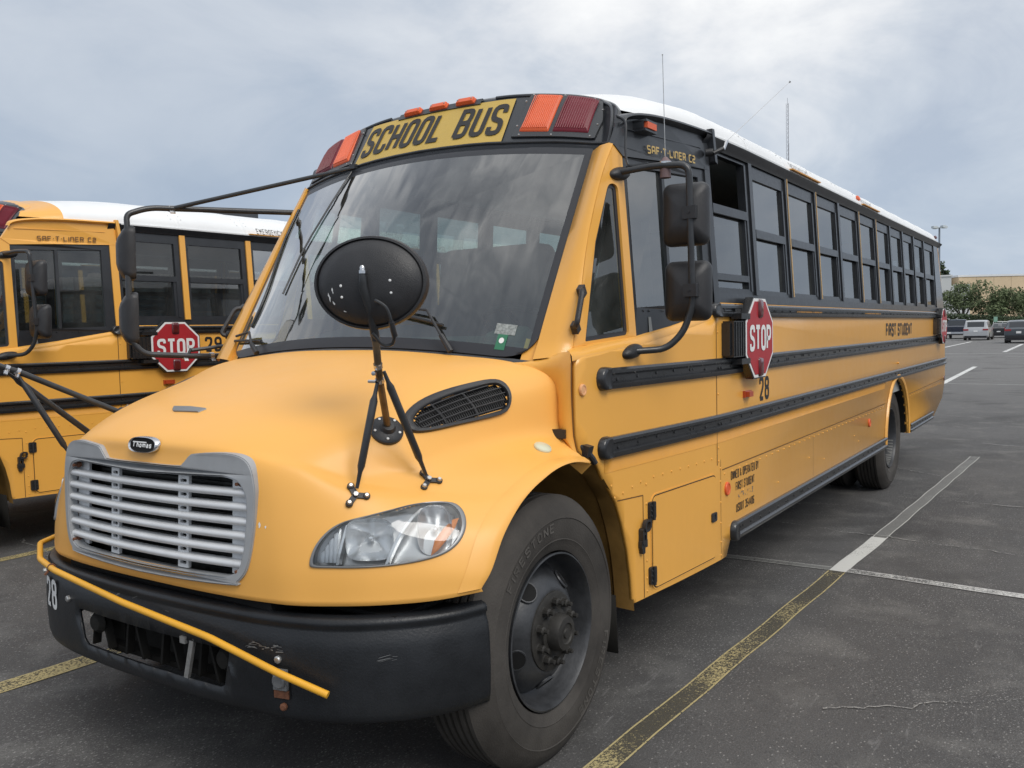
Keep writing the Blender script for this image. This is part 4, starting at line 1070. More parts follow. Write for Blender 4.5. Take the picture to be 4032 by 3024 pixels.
        # black sill band, header, posts
        b = MB(); b.poly([(1.552, 1.775), (9.61, 1.775), (9.60, 1.826), (1.552, 1.826)], (), lambda x, z, d: mp(x, z, d+.004), .03); b.build('window_sill_band', M_frame, bus, smooth=False)
        b = MB()
        xs_ = [1.545+.5*k for k in range(17)]+[9.33]
        b.grid([[Vector((x, s*(width(x, z, s)+o), z)) for z, o in ((2.578, .002), (2.60, .012), (2.618, .030), (2.630, .034), (2.634, .0))] for x in xs_]); b.build('drip_rail', M_frame, bus, angle=50)
        for i in range(11): window_unit(bus, s, WINX[i], WINX[i+1], post_mats[i % len(post_mats)], G_side, opened=(i == 0 and s < 0 and full), strip=(full and i in (2, 3, 5, 6)))
        b = MB(); b.poly([(9.05, 1.826), (9.62, 1.826), (9.33, 2.62), (9.05, 2.62)], (), mp, .03); b.build('rear_quarter_panel', M_blk, bus, smooth=False)
        # quarter window
        qo = [(.325, 1.577), (.785, 1.612), (.938, 2.446), (.938, 2.50), (.895, 2.497), (.83, 2.40), (.745, 2.285), (.585, 2.03), (.45, 1.80), (.37, 1.66)] if s > 0 else [(.335, 1.577), (.785, 1.612), (.792, 2.414), (.792, 2.465), (.733, 2.457), (.67, 2.37), (.605, 2.265), (.49, 2.03), (.405, 1.80), (.355, 1.66)]
        qh = fillet([(.405, 1.598), (.728, 1.622), (.862, 2.300), (.812, 2.300), (.646, 2.033)] if s > 0 else [(.412, 1.598), (.728, 1.622), (.738, 2.285), (.672, 2.285), (.538, 2.021)], [.01, .02, .035, .035, .0], 4)
        b = MB(); b.poly(qo, (qh,), lambda x, z, d: mp(x, z, d+.001), .035); qf = b.build('quarter_window_frame', M_yel, bus, smooth=False)
        qi = inset(qh, .018)
        b = MB(); b.poly(qh, (qi,), lambda x, z, d: mp(x, z, d-.010), .006); b.build('black_border', M_frit, qf, smooth=False)
        b = MB(); b.add([mp(x, z, -.014) for x, z in qi], [tuple(range(len(qi)))]); b.build('pane', G_door, qf, smooth=False)
        # driver's window
        do = [(.785, 1.614), (1.089, 1.657), (1.515, 1.725), (1.560, 1.73), (1.572, 2.460), (1.22, 2.452), (.939, 2.447)]
        if s < 0: do = [(.785, 1.614), (1.089, 1.657), (1.515, 1.725), (1.560, 1.73), (1.562, 2.452), (1.13, 2.432), (.793, 2.414)]
        gA = [(.832, 1.745), (1.135, 1.755), (1.207, 2.405), (.962, 2.408)]; gB = [(1.160, 1.756), (1.470, 1.768), (1.500, 2.412), (1.232, 2.405)]
        if s < 0: gA = [(.805, 1.742), (1.098, 1.755), (1.113, 2.388), (.822, 2.378)]; gB = [(1.120, 1.756), (1.470, 1.768), (1.482, 2.405), (1.137, 2.390)]
        b = MB(); b.poly(do, (gA, gB), lambda x, z, d: mp(x, z, d-.004), .03); dw = b.build('driver_window_frame', M_frame, bus, smooth=False)
        for gx in (gA, gB):
            b = MB(); b.add([mp(x, z, -.020) for x, z in gx], [(0, 1, 2, 3)]); b.build('pane', G_door, dw, smooth=False)
        b = MB()
        for x in (.86, .91, 1.03, 1.08, 1.2, 1.25): b.lathe(mp(x, 1.728, -.004), (0, s, 0), [(.006, 0), (.004, .003), (0, .003)], 6)
        b.build('rivet_row', M_frame, dw, kind='stuff')
        # header panel above the driver's window
        ho = [(.895, 2.499), (.939, 2.449), (1.22, 2.454), (1.572, 2.462), (1.62, 2.462), (1.62, 2.64), (1.25, 2.65), (1.05, 2.638), (.965, 2.615)]
        if s < 0: ho = [(.735, 2.460), (.793, 2.416), (1.13, 2.436), (1.562, 2.454), (1.60, 2.455), (1.60, 2.63), (1.15, 2.625), (.92, 2.605), (.81, 2.575)]
        b = MB(); b.poly(ho, (), lambda x, z, d: mp(x, z, d+.006), .03); hp = b.build('header_panel', header_mat, bus, smooth=False)
        b = MB(); dm = spline([(.955, 0, 2.59), (.985, 0, 2.630), (1.08, 0, 2.652), (1.25, 0, 2.664), (1.64, 0, 2.655)] if s > 0 else [(.785, 0, 2.555), (.815, 0, 2.592), (.93, 0, 2.620), (1.15, 0, 2.636), (1.60, 0, 2.642)], 5)
        b.grid([[Vector((p.x, s*(width(p.x, p.z, s)+o), p.z+dz)) for o, dz in ((.0, -.020), (.018, -.016), (.036, -.004), (.030, .006), (-.02, .012))] for p in dm]); b.build('drip_moulding', header_mat if full else M_yel, bus, angle=50)
        b = MB(); b.poly([(.98-.15*(s < 0), 2.541), (1.52, 2.556), (1.52, 2.561), (.98-.15*(s < 0), 2.546)], (), lambda x, z, d: mp(x, z, d+.010), .004); b.build('panel_bead', header_mat, hp, smooth=False)
        b = MB(); b.poly([(1.622, 2.50), (1.650, 2.49), (1.628, 2.665), (1.600, 2.665)], (), lambda x, z, d: mp(x, z, d+.035), .05); b.build('edge_bracket', header_mat, bus, smooth=False)
        b = MB(); b.poly([(1.552, 1.722), (1.612, 1.722), (1.612, 2.60), (1.552, 2.60)], (), lambda x, z, d: mp(x, z, d+.004), .04); b.build('door_post', M_frame if full else M_yel, bus, smooth=False)
        if s < 0:
            text('SAF-T-LINER C2', header_txt, hp, lambda a, z, o: mp(1.217+a, z+2.461+.028*a, o+.006), .040, .0320, .0078, .0062, over=EURO, rad=.22, name='model_lettering')
    # ---------------- roof cap with sign and warning lamps
    CR = [
     [(.694, 0, 2.548), (.709, .3, 2.543), (.735, .5, 2.531), (.787, .75, 2.512), (.835, .925, 2.489), (.857, .965, 2.487), (.90, .992, 2.486), (.955, 1.006, 2.49)],
     [(.788, 0, 2.676), (.798, .3, 2.671), (.820, .5, 2.660), (.864, .745, 2.634), (.902, .90, 2.610), (.922, .945, 2.603), (.948, .976, 2.595), (.978, .994, 2.59)],
     [(.880, 0, 2.797), (.886, .3, 2.793), (.902, .5, 2.783), (.937, .72, 2.754), (.970, .862, 2.724), (.990, .915, 2.702), (1.005, .953, 2.675), (1.010, .980, 2.645)],
     [(.905, 0, 2.826), (.911, .3, 2.821), (.930, .5, 2.807), (.966, .71, 2.779), (1.0, .832, 2.752), (1.02, .888, 2.730), (1.026, .938, 2.698), (1.02, .972, 2.660)],
     [(.965, 0, 2.846), (.970, .3, 2.841), (.985, .5, 2.829), (1.02, .70, 2.800), (1.048, .812, 2.774), (1.056, .868, 2.750), (1.05, .920, 2.715), (1.035, .962, 2.672)],
     [(1.07, 0, 2.866), (1.07, .3, 2.861), (1.08, .5, 2.848), (1.10, .69, 2.815), (1.10, .80, 2.785), (1.09, .862, 2.758), (1.075, .912, 2.722), (1.05, .955, 2.68)]]
    CV = [[Vector(p) for p in row] for row in CR]; cn, cm = len(CR)-1, len(CR[0])-1
    def cp(i, j):
        if j < 0: p = cp(i, -j); return Vector((p.x, -p.y, p.z))
        if j > cm: return 2*cp(i, cm)-cp(i, cm-1)
        if i < 0: return 2*cp(0, j)-cp(1, j)
        if i > cn: return 2*cp(cn, j)-cp(cn-1, j)
        return CV[i][j]
    def CS(u, v, off=0.0):                 # u: -7..7 across (negative = passenger side), v 0..5 bottom to back
        def ev(u, v):
            s_ = -1 if u >= 0 else 1; a = abs(u); i = min(int(v), cn-1); j = min(int(a), cm-1)
            p = cr(*[cr(*[cp(i+p_, j+q) for q in (-1, 0, 1, 2)], a-j) for p_ in (-1, 0, 1, 2)], v-i)
            if s_ < 0 and a > 4.6:
                k = clamp((a-4.6)/1.9); k = k*k*(3-2*k); p = p+Vector((-.150*k, .078*k, -.028*k))
            return Vector((p.x, s_*p.y, p.z))
        p = ev(u, v)
        if off:
            e = .01; n = (ev(u+e, v)-ev(u-e, v)).cross(ev(u, min(v+e, cn))-ev(u, max(v-e, 0))).normalized()
            if n.x > 0: n = -n
            p = p+n*off
        return p
    def CY(y, v, off=0.0):                 # by real y on the cap face
        lo, hi = 0.0, 7.0
        for _ in range(18):
            m = (lo+hi)/2
            if abs(CS(m, v).y) < abs(y): lo = m
            else: hi = m
        return CS(lo if y < 0 else -lo, v, off)
    b = MB(); b.grid([[CS(-7+14*i/84, 5*k/30) for i in range(85)] for k in range(31)])
    bk_ = [CS(-7+14*i/84, 5) for i in range(85)]
    b.grid([bk_, [Vector((p.x+.015, p.y*.992, p.z-.010)) for p in bk_], [Vector((p.x+.10, p.y*.96, p.z-.035)) for p in bk_]])
    bot = [CS(-7+14*i/84, 0) for i in range(85)]
    b.grid([bot, [p+Vector((-.012, 0, -.004)) for p in bot], [p+Vector((-.010, 0, -.022)) for p in bot], [p+Vector((.03, 0, -.03)) for p in bot]])
    if not full: b.m = [1 if (abs(b.v[q[0]][1]) > .955 and b.v[q[0]][0] > .93) or b.v[q[0]][0] > 1.0 else 0 for q in b.f]
    cap = b.build('roof_cap', M_cap if full else [M_cap, M_yel], bus, angle=60)
    b = MB()                                # raised lip framing the panel
    fr_ = [(-6.05, .10), (6.05, .10)]
    rim = [(-5.55, 2.30), (-4.9, 2.55), (0, 2.62), (4.9, 2.55), (5.55, 2.30)]
    loop = spline([(5.55, .12, 0), (5.75, .8, 0), (5.70, 1.7, 0), (5.35, 2.30, 0), (4.6, 2.56, 0), (2.5, 2.60, 0), (1.2, 2.60, 0)], 6)
    for sg in (1, -1):
        b.tube([CS(p.x*sg, p.y, .002) for p in loop], .009, 8)
    b.tube([CS(x*.1, .12, .002) for x in range(-55, 56, 5)], .008, 8)
    b.build('panel_lip', M_cap, cap)
    # sign panel
    yb, yt = .458, .470
    def SG(a, t, o=0.0): return CY(a, .10+1.93*t, .006+o)
    na = 64
    b = MB()
    edge = lambda q: (-(yb+.035)+(yt-.03-yb+.035)*0, 0)
    L0 = lambda t: lerp(.478, .470, t)
    lean = 0.0
    b.grid([[SG(lerp(-L0(t/8), L0(t/8), i/na), t/8) for i in range(na+1)] for t in range(9)]); sp = b.build('sign_panel', M_sign, bus, angle=80)
    text('SCHOOL BUS', M_txt, sp, lambda a, z, o: SG(a if False else -(-a), z/.245+.20, o+.001) if False else SG(-a, z/.265+.16, o+.003), .180, .083, .0265, .0125, slant=.0, rad=.42, name='sign_lettering')
    b = MB(); b.grid([[CY(y, v, o) for y in [-.27+.54*k/16 for k in range(17)]] for v, o in ((1.90, .004), (1.91, .012), (2.60, .012), (2.75, .002))]); b.build('lamp_recess', M_cap, cap, angle=40)
    # clearance lamps
    for y in (-.173, 0, .173):
        c = CY(y, 2.30, .013); t1 = (CY(y-.05, 2.3)-CY(y+.05, 2.3)).normalized() if y else Vector((0, -1, 0)); nrm = Vector((-.72, 0, .69)); up_ = nrm.cross(t1)*-1
        b = MB(); o = rrect(-.055, -.018, .055, .018, .006, 2); b.grid([[c+t1*a*k+up_*z*k+nrm*h for a, z in o+o[:1]] for k, h in ((1.05, -.006), (1.05, .003), (.98, .004), (.94, .014), (.86, .017), (0, .018))])
        lo_ = b.build('clearance_lamp', M_amb, bus, angle=40)
        b = MB()
        for q in (-1, 1): b.lathe(c+t1*q*.043+nrm*.015, nrm, [(.005, 0), (.004, .006), (0, .006)], 8)
        b.build('screw', M_steel, lo_)
    # warning lamp panels
    for s in (-1, 1):
        u0 = lambda t: lerp(.525, .535, t)
        def WP(a, t, o=0.0): return CY(s*a, .30+2.05*t, .007+o)
        pan = fillet([(.520, .0), (.925, -.02), (.935, .35), (.905, .88), (.85, 1.0), (.545, 1.02)], [.01, .02, .03, .10, .08, .01], 4)
        pd = dens(pan); b = MB(); b.grid(rings(pd, [1, .985, .6, 0], lambda a, t, k: WP(a, t, -.004 if k == 1 else .004), (.73, .5)))
        wp = b.build('warning_lamp_panel', M_cap, bus, angle=60)
        for nm, mt, sh in (('amber_lens', M_amb, [(.555, .10), (.700, .09), (.712, .90), (.585, .92)]), ('red_lens', M_redl, fillet([(.720, .09), (.888, .09), (.885, .86), (.734, .90)], [.008, .01, .055, .008], 6))):
            sd_ = dens(fillet(sh, .012, 3)); cx_ = (sum(p[0] for p in sh)/len(sh), .5)
            b = MB(); b.grid(rings(sd_, [1, .95, .6, .3, 0], lambda a, t, k: WP(a, t, {1: .004, .95: .012}.get(k, .016)), cx_)); b.build(nm, mt, wp, angle=60)
            b = MB()
            for k in range(14):
                a = lerp((.567 if mt is M_amb else .732), (.690 if mt is M_amb else .875), k/13); b.tube([WP(a+.012*t, t, .0165) for t in (.14, .35, .6, .84)], .0022, 4, cap=False)
            b.build('lens_rib', mt, wp, kind='stuff')
        b = MB()
        for a, t in ((.535, .22), (.535, .72), (.56, .97), (.72, .965), (.86, .93), (.915, .62), (.918, .28), (.90, .03), (.72, .03), (.56, .04)):
            b.lathe(WP(a, t, .002), Vector((-.85, 0, .5)), [(.006, 0), (.004, .005), (0, .005)], 6)
        b.build('screws', M_steel, wp, kind='stuff')
    # ---------------- roof
    b = MB(); xs_ = [1.20, 1.25, 1.32, 1.4, 1.48, 1.54, 1.6, 1.66, 1.72, 1.8, 1.9]+[2.4+.55*k for k in range(12)]+[8.6, 9.0, 9.2]
    phis = [PI*k/28 for k in range(29)]
    def rp(x, ph, sh=1.0):
        p = roofpt(x, -1 if ph <= PI/2 else 1, phi=ph if ph <= PI/2 else PI-ph)
        if ph > PI/2: p.y = -p.y
        return Vector((p.x, p.y if ph <= PI/2 else -p.y, p.z))
    rows = [[rp(x, ph) for ph in phis] for x in xs_]
    end_ = rows[-1]
    for dx, k in ((.12, .985), (.20, .95), (.26, .88)):
        rows.append([Vector((9.2+dx, p.y*lerp(1, k, .6), 2.62+(p.z-2.62)*k)) for p in end_])
    c0_ = [CS(7*math.cos(ph)**1 if abs(math.cos(ph)) < .02 else 7*math.copysign(abs(1-2*ph/PI)**.62, 1-2*ph/PI), 5) for ph in phis]
    c1_ = [a_.lerp(b_, .45)+Vector((0, 0, -.004*math.sin(ph))) for a_, b_, ph in zip(c0_, rows[0], phis)]
    rows = [[p+Vector((-.006, 0, -.004)) for p in c0_], c1_]+rows
    b.grid(rows)
    if not full: b.m = [1 if min(b.v[i_][0] for i_ in q) < 1.19 else 0 for q in b.f]
    roof = b.build('roof', M_white if full else [M_white, M_yel], bus, angle=50)
    for xr in [2.2+.70*k for k in range(10)]:
        r_ = MB(); r_.grid([[rp(xr+dx, ph)+Vector((0, 0, o)) for ph in phis] for dx, o in ((-.022, .0), (-.018, .004), (.018, .004), (.022, 0))]); r_.build('roof_seam', M_white, roof, angle=60)
        if xr < 6:
            r_ = MB()
            for ph in (.30, .42, .54, .66):
                for dx in (-.05, .05):
                    p = rp(xr+dx, ph); r_.lathe(p, (0, -.8, .6), [(.007, 0), (.005, .004), (0, .004)], 6)
            r_.build('rivet_row', M_white, roof, kind='stuff')
    rl = MB()
    for s in (-1, 1):
        rl.grid([[Vector((x, s*(roofpt(x, 1, phi=0).y+o), 2.630+dz)) for o, dz in ((0, -.006), (.020, -.004), (.022, .012), (0, .016))] for x in xs_[7:]])
    rl.build('roof_edge', M_white, roof)
    rmap = lambda x0: (lambda a, z, o: roofpt(x0+a, -1, z=2.655+z)+Vector((0, -o, o*.4)))
    text('EMERGENCY EXIT', M_greyT if full else M_txt, roof, rmap(3.28), .055, .027, .0058, .009, name='exit_lettering')
    text('EMERGENCY EXIT', M_greyT, roof, rmap(5.34), .055, .027, .0058, .009, name='exit_lettering')
    for xe in ((2.94, 3.62), (5.0, 5.65)):
        b = MB(); b.box((xe[0], -1.235, 2.640), (xe[1], -1.200, 2.648)); b.build('yellow_gutter_strip', M_tape, roof, smooth=False)
    for x, m_ in ((5.02, M_amb), (9.28, M_lred)):
        b = MB(); b.lathe((x, -1.17, 2.695), (-.3, -.75, .55), [(.022, 0), (.020, .02), (.0, .024)], 12); b.box((x-.05, -1.19, 2.685), (x+.05, -1.14, 2.70)); b.build('roof_marker_lamp', [m_], bus)
    b = MB(); b.box((3.2, -.30, 2.95), (3.75, .30, 3.0)); b.build('roof_hatch', M_cap, bus)
    # ---------------- rear end and underbody
    b = MB(); rb = [(-1.232, .93), (-1.232, 1.80), (-1.18, 2.62), (-.9, 2.80), (0, 2.88), (.9, 2.80), (1.18, 2.62), (1.232, 1.80), (1.232, .93)]
    rx = lambda z: 9.735-.03*clamp((z-1.2)) if z < 1.8 else lerp(9.62, 9.42, (z-1.8)/.9)
    wn_ = [(-.45, 1.85), (.45, 1.85), (.45, 2.45), (-.45, 2.45)]; w2_ = [(.55, 1.85), (1.0, 1.85), (1.0, 2.45), (.55, 2.45)]; w3_ = [(-1.0, 1.85), (-.55, 1.85), (-.55, 2.45), (-1.0, 2.45)]
    b.poly(rb, (wn_, w2_, w3_), lambda a, z, d: (rx(z)+d, a, z), .03); rear_ = b.build('rear_panel', M_yel, bus, smooth=False)
    for q in (wn_, w2_, w3_):
        b = MB(); b.add([(rx(z)-.02, a, z) for a, z in q], [(0, 1, 2, 3)]); b.build('pane', G_side, rear_, smooth=False)
    b = MB(); b.box((9.70, -1.20, .72), (9.86, 1.20, .95)); b.build('rear_bumper', M_blk, bus, smooth=False)
    b = MB(); b.lathe((9.66, -1.235, .93), (0, -1, 0), [(.035, 0), (.03, .008), (0, .009)], 14); b.build('rear_reflector', M_lred, bus)
    b = MB(); b.box((-.55, -.44, .45), (9.4, -.34, .70)); b.box((-.55, .34, .45), (9.4, .44, .70))
    for x in (.9, 2.4, 3.9, 5.2, 7.6, 8.8): b.box((x, -.34, .47), (x+.10, .34, .68))
    b.box((1.2, -1.0, .42), (1.9, -.5, .86)); b.box((2.6, .45, .42), (4.6, 1.05, .85)); b.build('chassis', M_under, bus, smooth=False)
    b = MB(); b.box((.95, -1.10, .93), (9.62, 1.10, .96)); b.build('floor', M_floor, bus, smooth=False)
    b = MB(); b.tube([(0, -.95, .47), (0, .95, .47)], .06, 10); b.tube([(rc, -.95, .505), (rc, .95, .505)], .09, 10); b.lathe((rc, 0, .505), (1, 0, 0), [(0, -.2), (.2, -.12), (.22, 0), (.2, .12), (0, .2)], 16); b.build('axle', M_under, bus)
    for s in (-1, 1):
        wheel(bus, 0.02, 1.165, s, True); wheel(bus, 6.56, 1.165, s, False)
    # ---------------- interior
    b = MB(); b.grid([[(x, y, 2.72-.10*(y/1.1)**2) for y in (-1.1, -.6, 0, .6, 1.1)] for x in (1.15, 5, 9.3)])
    cl = b.build('interior_ceiling', M_ceil, bus); m_ = cl.modifiers.new('t', 'SOLIDIFY'); m_.thickness = .01
    b = MB()
    for s in (-1, 1): b.add([(.9, s*1.19, .96), (9.55, s*1.19, .96), (9.55, s*1.185, 1.79), (.9, s*1.16, 1.70)], [(0, 1, 2, 3)])
    b.build('interior_wall', M_inwall, bus, smooth=False)
    st = MB(); r_ = rrect(-.46, 0, .46, .74, .09, 4)
    st.poly(r_, (), lambda a, z, d: (d+.10*(z/.74), a, z+.55), .10); st.box((-.48, -.45, .36), (-.05, .45, .48)); st.box((-.35, -.30, 0), (-.30, .30, .36))
    me = None
    if full:
        for k in range(11):
            for s in (-1, 1):
                if me is None:
                    o = st.build('passenger_seat', M_seat, bus, angle=40); me = o.data
                else:
                    o = bpy.data.objects.new('passenger_seat', me); COL.objects.link(o); o.parent = bus
                o.location = (2.35+.68*k, s*.70, .96)
        b = MB(); b.grid([[Vector((x0+.15*a*a, a, z)) for a in [-.98+1.96*k/20 for k in range(21)]] for x0, z in ((.18, 1.555), (.38, 1.60), (.62, 1.585), (.70, 1.50), (.68, 1.05))]); dsh = b.build('dashboard', M_dash, bus, angle=50)
        b = MB(); b.lathe((.56, -.62, 1.60), (-.25, 0, 1), [(.12, -.03), (.12, .015), (.10, .05), (.04, .065), (0, .067)], 20); b.box((.40, -.5, 1.59), (.60, -.1, 1.63)); b.build('gauge_hood', M_dash, dsh)
        b = MB(); cw, ax = Vector((.80, -.58, 1.66)), Vector((.42, 0, .9)).normalized(); a1 = ax.cross(Vector((0, 1, 0))).normalized(); a2 = Vector((0, 1, 0))
        b.tube([cw+a1*math.cos(t)*.225+a2*math.sin(t)*.225 for t in [2*PI*k/32 for k in range(33)]], .014, 8, cap=False)
        for t in (0, 2.1, 4.2): b.tube([cw-ax*.04, cw+a1*math.cos(t)*.225+a2*math.sin(t)*.225], .011, 6)
        b.tube([cw-ax*.05, cw-ax*.45], .03, 8); b.build('steering_wheel', M_dark, bus)
        b = MB(); b.box((1.15, -.85, 1.20), (1.60, -.35, 1.36)); b.obox((1.62, -.60, 1.78), (.05, 0, .01), (0, .24, 0), (-.06, 0, .44)); b.box((1.25, -.75, .96), (1.5, -.45, 1.2)); b.build('driver_seat', M_seat, bus)
        b = MB(); b.obox((.95, 0, 2.56), (.01, 0, .02), (0, .28, 0), (0, 0, .06)); b.build('interior_mirror', M_dark, bus)
    return bus, side, dict(CS=CS, CY=CY)

# =================================================================== ground
def asphalt():
    m = bpy.data.materials.new('worn_asphalt'); m.use_nodes = True; t = NT(m.node_tree); b = m.node_tree.nodes['Principled BSDF']
    tc = t.node('ShaderNodeTexCoord'); o = tc.outputs['Object']
    big = t.noise(o, .35, 5, .6); med = t.noise(o, 2.2, 6, .65, .4); fine = t.noise(o, 140, 3, .7); grit = t.noise(o, 420, 2, .6)
    c = t.ramp(big, [(.3, (.062, .060, .060)), (.7, (.112, .109, .107))])
    c = t.mix(t.sstep(med, .46, .72), c, (.150, .146, .140))
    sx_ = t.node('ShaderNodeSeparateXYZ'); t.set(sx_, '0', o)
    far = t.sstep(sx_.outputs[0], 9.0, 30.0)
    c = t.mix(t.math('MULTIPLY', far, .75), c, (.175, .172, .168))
    c = t.mix(1.0, c, t.ramp(fine, [(.25, .55), (.5, .95), (.8, 1.5)]), 'MULTIPLY')
    # pale aggregate chips
    v = t.node('ShaderNodeTexVoronoi', feature='F1'); t.set(v, 'Vector', t.mapping(o, (1, 1.7, 1), (0, 0, 0), (0, 0, .5))); v.inputs['Scale'].default_value = 46; v.inputs['Randomness'].default_value = 1
    sep = t.node('ShaderNodeSeparateColor'); t.l.new(v.outputs['Color'], sep.inputs[0])
    dots = t.math('MULTIPLY', t.sstep(v.outputs['Distance'], .34, .16), t.math('GREATER_THAN', sep.outputs[0], .62))
    dots = t.math('MULTIPLY', dots, t.sstep(t.noise(o, 1.3, 4, .6), .30, .52))
    c = t.mix(t.math('MULTIPLY', t.math('MULTIPLY', dots, sep.outputs[2]), .62), c, (.40, .39, .37))
    v2 = t.node('ShaderNodeTexVoronoi', feature='F1'); t.set(v2, 'Vector', o); v2.inputs['Scale'].default_value = 130
    sep2 = t.node('ShaderNodeSeparateColor'); t.l.new(v2.outputs['Color'], sep2.inputs[0])
    d2 = t.math('MULTIPLY', t.sstep(v2.outputs['Distance'], .34, .14), t.math('GREATER_THAN', sep2.outputs[1], .80))
    c = t.mix(t.math('MULTIPLY', d2, .45), c, (.27, .265, .26))
    fl = t.noise(t.mapping(o, (1, 1.5, 1), (0, 0, 0), (0, 0, .5)), 62, 3, .62)
    flm = t.math('MULTIPLY', t.sstep(fl, .585, .65), t.sstep(t.noise(o, .9, 5, .65), .36, .62))
    c = t.mix(t.math('MULTIPLY', flm, .7), c, (.34, .335, .32))
    st_ = t.noise(o, .62, 5, .6, .8); c = t.mix(t.math('MULTIPLY', t.sstep(st_, .54, .68), .45), c, (.040, .038, .037))
    dk = t.noise(o, 38, 4, .7); c = t.mix(t.math('MULTIPLY', t.sstep(dk, .55, .70), .5), c, (.028, .027, .026))
    # scuffed pale scratches
    sc_ = t.noise(t.mapping(o, (.9, 7, 1), (0, 0, 0), (0, 0, .25)), 2.4, 7, .72, .6)
    c = t.mix(t.math('MULTIPLY', t.sstep(sc_, .60, .70), .45), c, (.25, .245, .24))
    t.set(b, 'Base_Color', c); t.set(b, 'Roughness', t.ramp(med, [(.3, .72), (.7, .9)])); b.inputs['Specular IOR Level'].default_value = .35
    bp = t.node('ShaderNodeBump'); bp.inputs['Strength'].default_value = .8; bp.inputs['Distance'].default_value = .006
    t.set(bp, 'Height', t.math('ADD', t.math('MULTIPLY', fine, .6), t.math('MULTIPLY', grit, .4))); t.set(b, 'Normal', bp.outputs[0])
    return m
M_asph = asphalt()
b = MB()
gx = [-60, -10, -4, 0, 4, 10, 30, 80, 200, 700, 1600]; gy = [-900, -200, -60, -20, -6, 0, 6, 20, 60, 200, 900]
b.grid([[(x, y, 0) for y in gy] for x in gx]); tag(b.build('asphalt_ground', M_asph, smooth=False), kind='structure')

def paint_mat(name, col, wear, edge=False, seed=0.0):
    """worn road paint; u (object x) along the line, v = 'across' attribute -1..1"""
    m = bpy.data.materials.new(name); m.use_nodes = True; t = NT(m.node_tree); bs = m.node_tree.nodes['Principled BSDF']
    tc = t.node('ShaderNodeTexCoord'); at = t.node('ShaderNodeUVMap'); s = t.node('ShaderNodeSeparateXYZ'); t.set(s, '0', at.outputs[0])
    o = t.mapping(tc.outputs['Object'], (1, 1, 1), (seed, seed, 0))
    n = t.math('ADD', t.math('MULTIPLY', t.noise(o, 85, 5, .8), .62), t.math('MULTIPLY', t.noise(o, 1.3, 5, .6), .38))
    cov = t.sstep(n, wear-.035, wear+.035)
    if edge:
        e = t.math('GREATER_THAN', t.math('ABSOLUTE', t.math('SUBTRACT', s.outputs[1], .5)), .425)
        cov = t.math('MAXIMUM', cov, t.math('MULTIPLY', e, t.sstep(t.noise(o, 70, 3), .33, .42)))
    t.set(bs, 'Base_Color', t.mix(cov, tuple(.045+(.13 if col[2] < .3 else .30)*x for x in col), col)); bs.inputs['Roughness'].default_value = .7; cov = t.math('MAXIMUM', cov, t.math('MULTIPLY', t.sstep(n, .30, .48), (.62 if col[2] < .3 else .85) if edge else .0))
    tr = t.node('ShaderNodeBsdfTransparent'); mx = t.node('ShaderNodeMixShader'); t.set(mx, '0', cov)
    t.l.new(tr.outputs[0], mx.inputs[1]); t.l.new(bs.outputs[0], mx.inputs[2])
    t.l.new(mx.outputs[0], [q for q in t.n if q.type == 'OUTPUT_MATERIAL'][0].inputs[0])
    return m
def stripe(name, p0, p1, wd, m, z=.004, wob=.004):
    p0, p1 = Vector((*p0, 0)), Vector((*p1, 0)); d = (p1-p0); L = d.length; d.normalize(); n = Vector((-d.y, d.x, 0)); K = max(2, int(L/.25))
    vs, fs, uv = [], [], []
    for k in range(K+1):
        c = p0+d*(L*k/K)+n*(wob*math.sin(k*1.7)); vs += [c-n*wd/2+Vector((0, 0, z)), c+n*wd/2+Vector((0, 0, z))]; uv += [(k/K, 0), (k/K, 1)]
    for k in range(K): fs.append((2*k, 2*k+2, 2*k+3, 2*k+1))
    me = bpy.data.meshes.new(name); me.from_pydata(vs, [], fs); ul = me.uv_layers.new(name='UVMap')
    for poly in me.polygons:
        for li in poly.loop_indices: ul.data[li].uv = uv[me.loops[li].vertex_index]
    me.materials.append(m); o = bpy.data.objects.new(name, me); COL.objects.link(o); return tag(o, kind='structure')
P_yel = paint_mat('worn_yellow_paint', (.47, .39, .19), .555, True, 1.0); P_wht = paint_mat('white_road_paint', (.60, .60, .57), .40, False, 2.0)
P_wwt = paint_mat('worn_white_paint', (.50, .50, .47), .60, True, 3.0); P_cr = paint_mat('cross_white_paint', (.58, .58, .56), .475, True, 4.0); P_far = paint_mat('far_white_paint', (.62, .62, .60), .44, False, 5.0)
stripe('parking_line', (-2.6, -1.235), (3.19, -1.447), .112, P_yel)
stripe('parking_line', (3.20, -1.447), (4.31, -1.495), .112, P_wht, .0045)
stripe('parking_line', (4.315, -1.495), (9.15, -1.652), .108, P_wwt)
stripe('parking_line', (3.225, -.62), (3.25, -1.39), .085, P_wwt, .005)
stripe('parking_line', (3.25, -1.50), (3.10, -3.4), .095, P_cr, .005)
P_yl2 = paint_mat('pale_yellow_paint', (.44, .36, .17), .50, True, 8.0)
stripe('parking_line', (-3.0, 1.55), (-.20, 1.455), .145, P_yl2); stripe('parking_line', (-3.0, 4.12), (2.4, 4.02), .11, P_yl2); stripe('parking_line', (-.19, 1.455), (9.2, 1.14), .11, P_yel)
stripe('parking_line', (3.25, 1.3), (3.3, 4.2), .09, P_wwt, .005)
stripe('parking_line', (21.0, .52), (33.2, .82), .16, P_far); stripe('parking_line', (23.6, 4.0), (22.6, -6), .05, P_far)
stripe('parking_line', (48.0, 4.6), (46.2, -9), .14, P_far); stripe('parking_line', (50.3, 1.2), (68, 1.45), .22, P_far); stripe('parking_line', (60, 5.4), (78, 5.7), .22, P_far)
